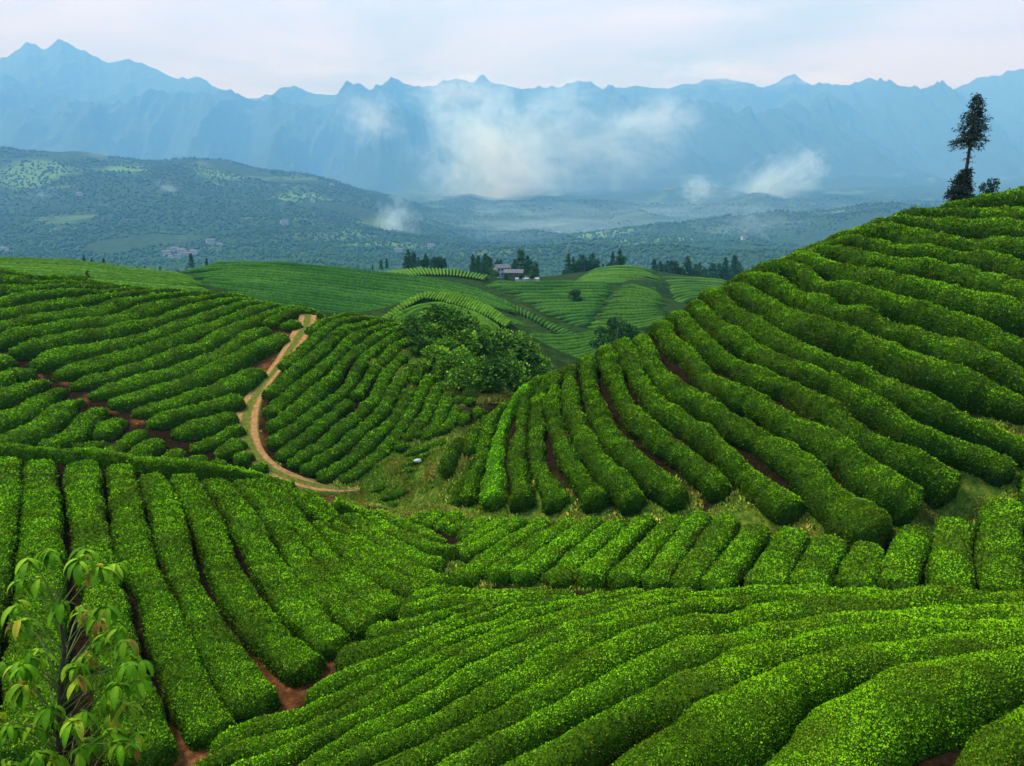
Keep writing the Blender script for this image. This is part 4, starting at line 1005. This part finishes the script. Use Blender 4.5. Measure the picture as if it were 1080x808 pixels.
pts_l = ['white house at the left edge of the valley village', 'white house at the back of the valley village', 'white house in the middle of the valley village', 'white house at the right end of the valley village', 'white house lowest in the middle of the valley village', 'white house lowest on the left of the valley village', 'grey roofed house right of the valley village', 'pale house standing above the village to its right', 'pale house alone at the far left below the woods', 'pale house beside the one above the village',
         'tiny white house high on the left wooded slope', 'white house below the drifting mist left of the farmhouse', 'pale house right of the mist column', 'pale house left of the mist column', 'left white house of a pair on the middle valley slope', 'right white house of a pair on the middle valley slope', 'pale house in the middle of the green valley fields', 'long white house in the right valley fields', 'white house below the far right mist', 'white house high on the right mountain foot', 'white house beside the small right cloud', 'pale house on the ridge road to the left', 'pale house below the ridge road', 'pale house low on the left wooded slope']
for k, (px, py, Y) in enumerate(vill):
    s = (px - CX) / F / (CP + SP * 0.2)
    # find the slope point seen at this pixel
    Ys = far_y(np.linspace(900, 5200, 260)); uu_ = unproj(px, py, Ys); zz = ground_h(uu_[:, 0] / Ys, Ys, uu_[:, 0]); b_ = np.where(uu_[:, 2] < zz)[0]
    loc = uu_[b_[0]] if len(b_) else uu_[120]
    loc = np.array([loc[0], loc[1], float(ground_h(np.array([loc[0] / loc[1]]), np.array([float(loc[1])]), np.array([loc[0]]))[0])])
    o = hp if k == 0 else copy_tree(hp)
    sc_ = (0.8 + 0.5 * random.random()) * float(loc[1] / old_y(loc[1]))
    o.location = (loc[0], loc[1], loc[2] + 0.5); o.rotation_euler = (0, 0, random.uniform(-0.6, 0.6)); o.scale = (sc_,) * 3
    tag(o, pts_l[k], 'house', 'pale houses in the valley')

# small things in the fields
st = MB(); th = np.linspace(0, 6.283, 9)[:-1]; 
ring = lambda r, z: np.stack([r * np.cos(th) * (1 + 0.2 * np.sin(3 * th)), 0.5 * r * np.sin(th), 0 * th + z], -1)
Vs = np.vstack([ring(0.28, -0.05), ring(0.36, 0.06), ring(0.2, 0.16), ring(0.03, 0.18)]); ii = np.arange(32).reshape(4, 8); nx_ = np.roll(ii, -1, 1)
st.add(Vs, np.stack([ii[:-1], nx_[:-1], nx_[1:], ii[1:]], -1).reshape(-1, 4)); o = st.build('boulder', M_stone, label='pale white stone lying in the grass below the track slope', cat='stone')
h = hit(441, 489, 45, 75); h = h + np.array([0, 0, 0.18]) if h is not None else None; o.location = h if h is not None else unproj(441, 489, 60); o.rotation_euler = (0.2, 0.1, 0.5)

# ------------------------------------------------------------------ sapling in front
def sapling():
    Y0 = 7.0; root = bpy.data.objects.new('sapling', None); COL.objects.link(root)
    base = unproj(62, 640, Y0); bx_, by_ = base[0], base[1]; zb = gz_at(bx_, by_)
    root.location = (bx_, by_, zb)
    def loc(px, py, Y): return unproj(px, py, Y) - np.array([bx_, by_, zb])
    tk = [np.array([0.05, 0.05, -0.15]), np.array([0.06, 0.02, 0.6]), loc(63, 800, Y0), loc(62, 760, Y0), loc(64, 720, Y0), loc(68, 685, Y0), loc(64, 655, Y0), loc(61, 638, Y0)]
    tr = MB(); tr.tube(tk, [0.036, 0.032, 0.028, 0.025, 0.022, 0.018, 0.013, 0.008], 8)
    lf = MB(); br = MB()
    wh = P("62,636,7.0,8 30,592,6.9,6 52,582,7.2,7 90,582,7.1,7 84,590,6.8,6 105,598,6.9,7 122,596,7.0,6 22,612,7.1,5 40,612,7.0,5 16,640,7.1,5 28,655,7.3,5 112,640,6.9,6 104,652,7.2,6 88,645,7.3,5 120,655,7.3,5 34,692,7.0,7 20,702,6.8,6 5,700,7.1,6 48,690,7.2,6 75,702,7.0,6 90,690,7.4,6 108,672,7.0,5 134,676,6.9,6 128,700,7.0,6 144,702,7.2,5 24,722,6.9,6 84,716,6.8,6 100,706,7.2,6 122,722,6.7,7 140,712,7.3,5 50,748,6.7,8 88,752,6.8,7 110,742,7.2,6 134,742,7.1,6 70,765,7.2,6 12,768,6.9,7 -6,758,6.8,6 30,758,7.2,6 112,776,6.8,7 130,778,6.9,6 142,775,7.0,6 92,782,7.1,6 58,800,6.9,7 30,800,6.8,7 8,805,6.9,7 120,770,7.3,5 78,812,6.9,7 46,826,6.9,7 100,826,7.0,7 15,830,7.1,6 140,832,7.2,5")
    wh = wh + [(px + random.uniform(-12, 12), py + random.uniform(-8, 14), Y + random.choice((-0.3, 0.3)), n) for px, py, Y, n in wh if py > 640]
    for px, py, Y, n in wh:
        c = loc(px, py, Y)
        if not (abs(px - 62) < 4 and abs(py - 636) < 4):
            zt = min(max(c[2] - 0.28 - 0.35 * abs(c[0]), 0.3), tk[-1][2]); s = np.array([np.interp(zt, [q[2] for q in tk], [q[k] for q in tk]) for k in range(3)])
            mid = s * 0.45 + c * 0.55 + np.array([0, 0, 0.07]); br.tube([s, mid, c], [0.008, 0.005, 0.003], 5)
        young = random.random()
        n = n + 5
        for j in range(int(n)):
            a = j * 6.283 / n + random.uniform(-0.3, 0.3); ln = random.uniform(0.11, 0.23); wd_ = ln * random.uniform(0.12, 0.165)
            o_ = np.array((math.cos(a), math.sin(a), 0)); sidev = np.array((-math.sin(a), math.cos(a), 0)); drop = random.uniform(1.1, 1.8)
            val = np.clip(random.gauss(0.42, 0.16) + (0.34 if young > 0.78 and j % 2 == 0 else 0), 0, 1); ns = 6; Vl = []; Al = []
            st_ = c + rng.normal(size=3) * 0.015
            for k in range(ns + 1):
                t = k / ns; ang = 0.3 - drop * 1.2 * t ** 0.7
                if k: st_ = st_ + (o_ * math.cos(ang) + np.array([0, 0, 1]) * math.sin(ang)) * ln / ns
                w_ = wd_ * math.sin(math.pi * min(1, t * 0.9 + 0.08)) ** 0.8 * (1 if k < ns else 0.02); fold = np.array([0, 0, 0.35 * w_])
                Vl += [st_ - sidev * w_ + fold, st_, st_ + sidev * w_ + fold]; Al += [val, min(1, val + 0.12), val]
            ii = np.arange(3 * (ns + 1)).reshape(-1, 3); ff = np.concatenate([np.stack([ii[:-1, q], ii[:-1, q + 1], ii[1:, q + 1], ii[1:, q]], -1) for q in (0, 1)])
            lf.add(Vl, ff, np.array(Al))
    tr.build('trunk', M_bark, root); br.build('branch', M_stem, root); lf.build('foliage', M_sapleaf, root)
    tag(root, 'young broadleaf sapling with drooping reddish tipped leaves at the front left', 'sapling')
sapling()

# ------------------------------------------------------------------ haze and drifting cloud
def vol_mat(name, color, dens, absorb=(1, 1, 1), aniso=0.0):
    m = bpy.data.materials.new(name); m.use_nodes = True; nt = m.node_tree; nt.nodes.clear()
    v = N(nt, 'ShaderNodeVolumePrincipled', Density=dens, Anisotropy=aniso); v.inputs['Color'].default_value = (*color, 1); v.inputs['Absorption Color'].default_value = (*absorb, 1)
    o = N(nt, 'ShaderNodeOutputMaterial'); L(nt, v.outputs[0], o.inputs['Volume']); return m, nt, v
zmin, zmax = -1300, 4100
HZ = MB(); HZ.box((0, 10550, (zmin + zmax) / 2), (90000, 21500, zmax - zmin))
mh, _, _ = vol_mat('haze_air', (0.075, 0.24, 0.54), 1.6e-4, (0.86, 0.55, 0.22))
o = HZ.build('haze', mh, None, smooth=False, kind='stuff', label='pale blue haze filling the valley air', cat='haze')

def cloud(px, py, Y, w_, h_, d_, dens, seed, rot=0.0, thr=0.48, nscale=2.2):
    m = bpy.data.materials.new('cloud_vapour'); m.use_nodes = True; nt = m.node_tree; nt.nodes.clear()
    tcn = N(nt, 'ShaderNodeTexCoord').outputs['Object']
    ln = N(nt, 'ShaderNodeVectorMath', operation='LENGTH'); L(nt, tcn, ln.inputs[0])
    ad = N(nt, 'ShaderNodeVectorMath', operation='ADD'); L(nt, tcn, ad.inputs[0]); ad.inputs[1].default_value = (seed * 3.7, seed * 1.3, seed)
    nn = noise(nt, ad.outputs[0], nscale * 1.5, 8, 0.68, 1.1)
    fall = mth(nt, 'SUBTRACT', 1.0, ln.outputs['Value'], clamp=True)
    a_ = mth(nt, 'MULTIPLY', mth(nt, 'SUBTRACT', mth(nt, 'ADD', nn, mth(nt, 'MULTIPLY', fall, 0.40)), thr + 0.20), 3.5, clamp=True)
    dn = mth(nt, 'MULTIPLY', mth(nt, 'MULTIPLY', a_, mth(nt, 'MULTIPLY', fall, 4.0, clamp=True)), dens * 0.55 * Y / float(far_y(Y)))
    v = N(nt, 'ShaderNodeVolumePrincipled', Anisotropy=0.0); v.inputs['Color'].default_value = (0.48, 0.74, 1.0, 1); v.inputs['Absorption Color'].default_value = (1, 1, 1, 1); L(nt, dn, v.inputs['Density'])
    o_ = N(nt, 'ShaderNodeOutputMaterial'); L(nt, v.outputs[0], o_.inputs['Volume'])
    v.label = 'vapour'
    import bmesh
    bm = bmesh.new(); bmesh.ops.create_icosphere(bm, subdivisions=3, radius=1.0); me = bpy.data.meshes.new('mist_cloud'); bm.to_mesh(me); bm.free(); me.materials.append(m)
    o = link('mist_cloud', me, kind='stuff', label=None, cat=None); Yo = Y; Y = float(far_y(Yo)); o.location = unproj(px, py, Y); k = Y / F; o.scale = (w_ / 2 * k, d_ * Y / Yo, h_ / 2 * k); o.rotation_euler = (0, rot, 0)
    return o
cl = [(520, 168, 4600, 230, 215, 420, 0.011, 1, 0.25, 0.45, 1.8, 'large white cloud bank drifting in front of the middle mountains'),
      (620, 150, 5000, 330, 170, 420, 0.005, 2, 0, 0.46, 2.0, 'thin veil of mist right of the large cloud bank'),
      (738, 200, 4300, 66, 50, 150, 0.012, 3, 0, 0.45, 1.6, 'small white puff of mist left of the streaked one'),
      (815, 196, 4300, 170, 90, 220, 0.011, 4, -0.45, 0.45, 1.8, 'slanting white mist streak in front of the right mountains'),
      (390, 125, 6200, 100, 80, 260, 0.009, 5, 0.5, 0.45, 1.8, 'small wisp high on the middle left mountain'),
      (480, 95, 6300, 170, 60, 300, 0.009, 6, 0, 0.45, 1.8, 'mist wrapping the mountain crest above the cloud bank'),
      (415, 240, 2300, 70, 110, 120, 0.016, 7, 0.3, 0.45, 1.8, 'thin mist column rising from the valley woods'),
      (45, 222, 2450, 74, 60, 90, 0.020, 8, 0, 0.45, 1.8, 'small mist puff on the far left slope'),
      (800, 250, 2500, 190, 80, 240, 0.007, 9, 0, 0.45, 1.8, 'faint low mist over the right valley fields'),
      (470, 120, 5200, 90, 60, 200, 0.010, 31, 0.5, 0.47, 2.2, 'torn wisp above the left end of the cloud bank'),
      (585, 105, 5200, 120, 55, 220, 0.009, 32, -0.4, 0.47, 2.2, 'torn wisp rising from the top of the cloud bank'),
      (660, 130, 5400, 110, 50, 220, 0.008, 33, -0.3, 0.47, 2.2, 'pale shred of mist between the cloud bank and the right slope'),
      (540, 235, 3600, 150, 60, 220, 0.006, 34, 0.2, 0.46, 2.0, 'mist trailing down from the cloud bank into the valley'),
      (855, 172, 4400, 50, 60, 150, 0.011, 35, -0.6, 0.46, 2.0, 'upright tip of the slanting mist streak'),
      (720, 255, 3000, 900, 120, 900, 0.0016, 12, 0, 0.42, 3.2, 'thin pale mist lying along the whole right valley floor'),
      (150, 245, 2500, 460, 110, 420, 0.0016, 13, 0.1, 0.44, 3.0, 'thin pale mist lying over the foot of the left wooded slope'),
      (700, 125, 6200, 120, 90, 300, 0.007, 10, 0, 0.45, 1.8, 'faint wisp on the mountains right of the cloud bank'),
      (175, 205, 2500, 50, 44, 90, 0.014, 11, 0, 0.45, 1.8, 'tiny mist puff above the left wooded slope')]
for c in cl:
    o = cloud(*c[:11]); o['label'] = c[11]; o['category'] = 'cloud'
# cloud caps on and above the ridge
for c in ((750, 76, 8700, 190, 44, 380, 0.006, 21, 0.05, 0.44, 1.7, 'white cloud cap lying on the right mountain crest'), (860, 84, 8700, 150, 26, 300, 0.005, 22, 0.0, 0.45, 1.7, 'flat cloud strip touching the crest right of the cap'), (330, 76, 8700, 240, 40, 300, 0.0035, 23, 0.08, 0.45, 1.7, 'soft white cloud above the left middle crest')):
    o = cloud(*c[:11]); o['label'] = c[11]; o['category'] = 'cloud'
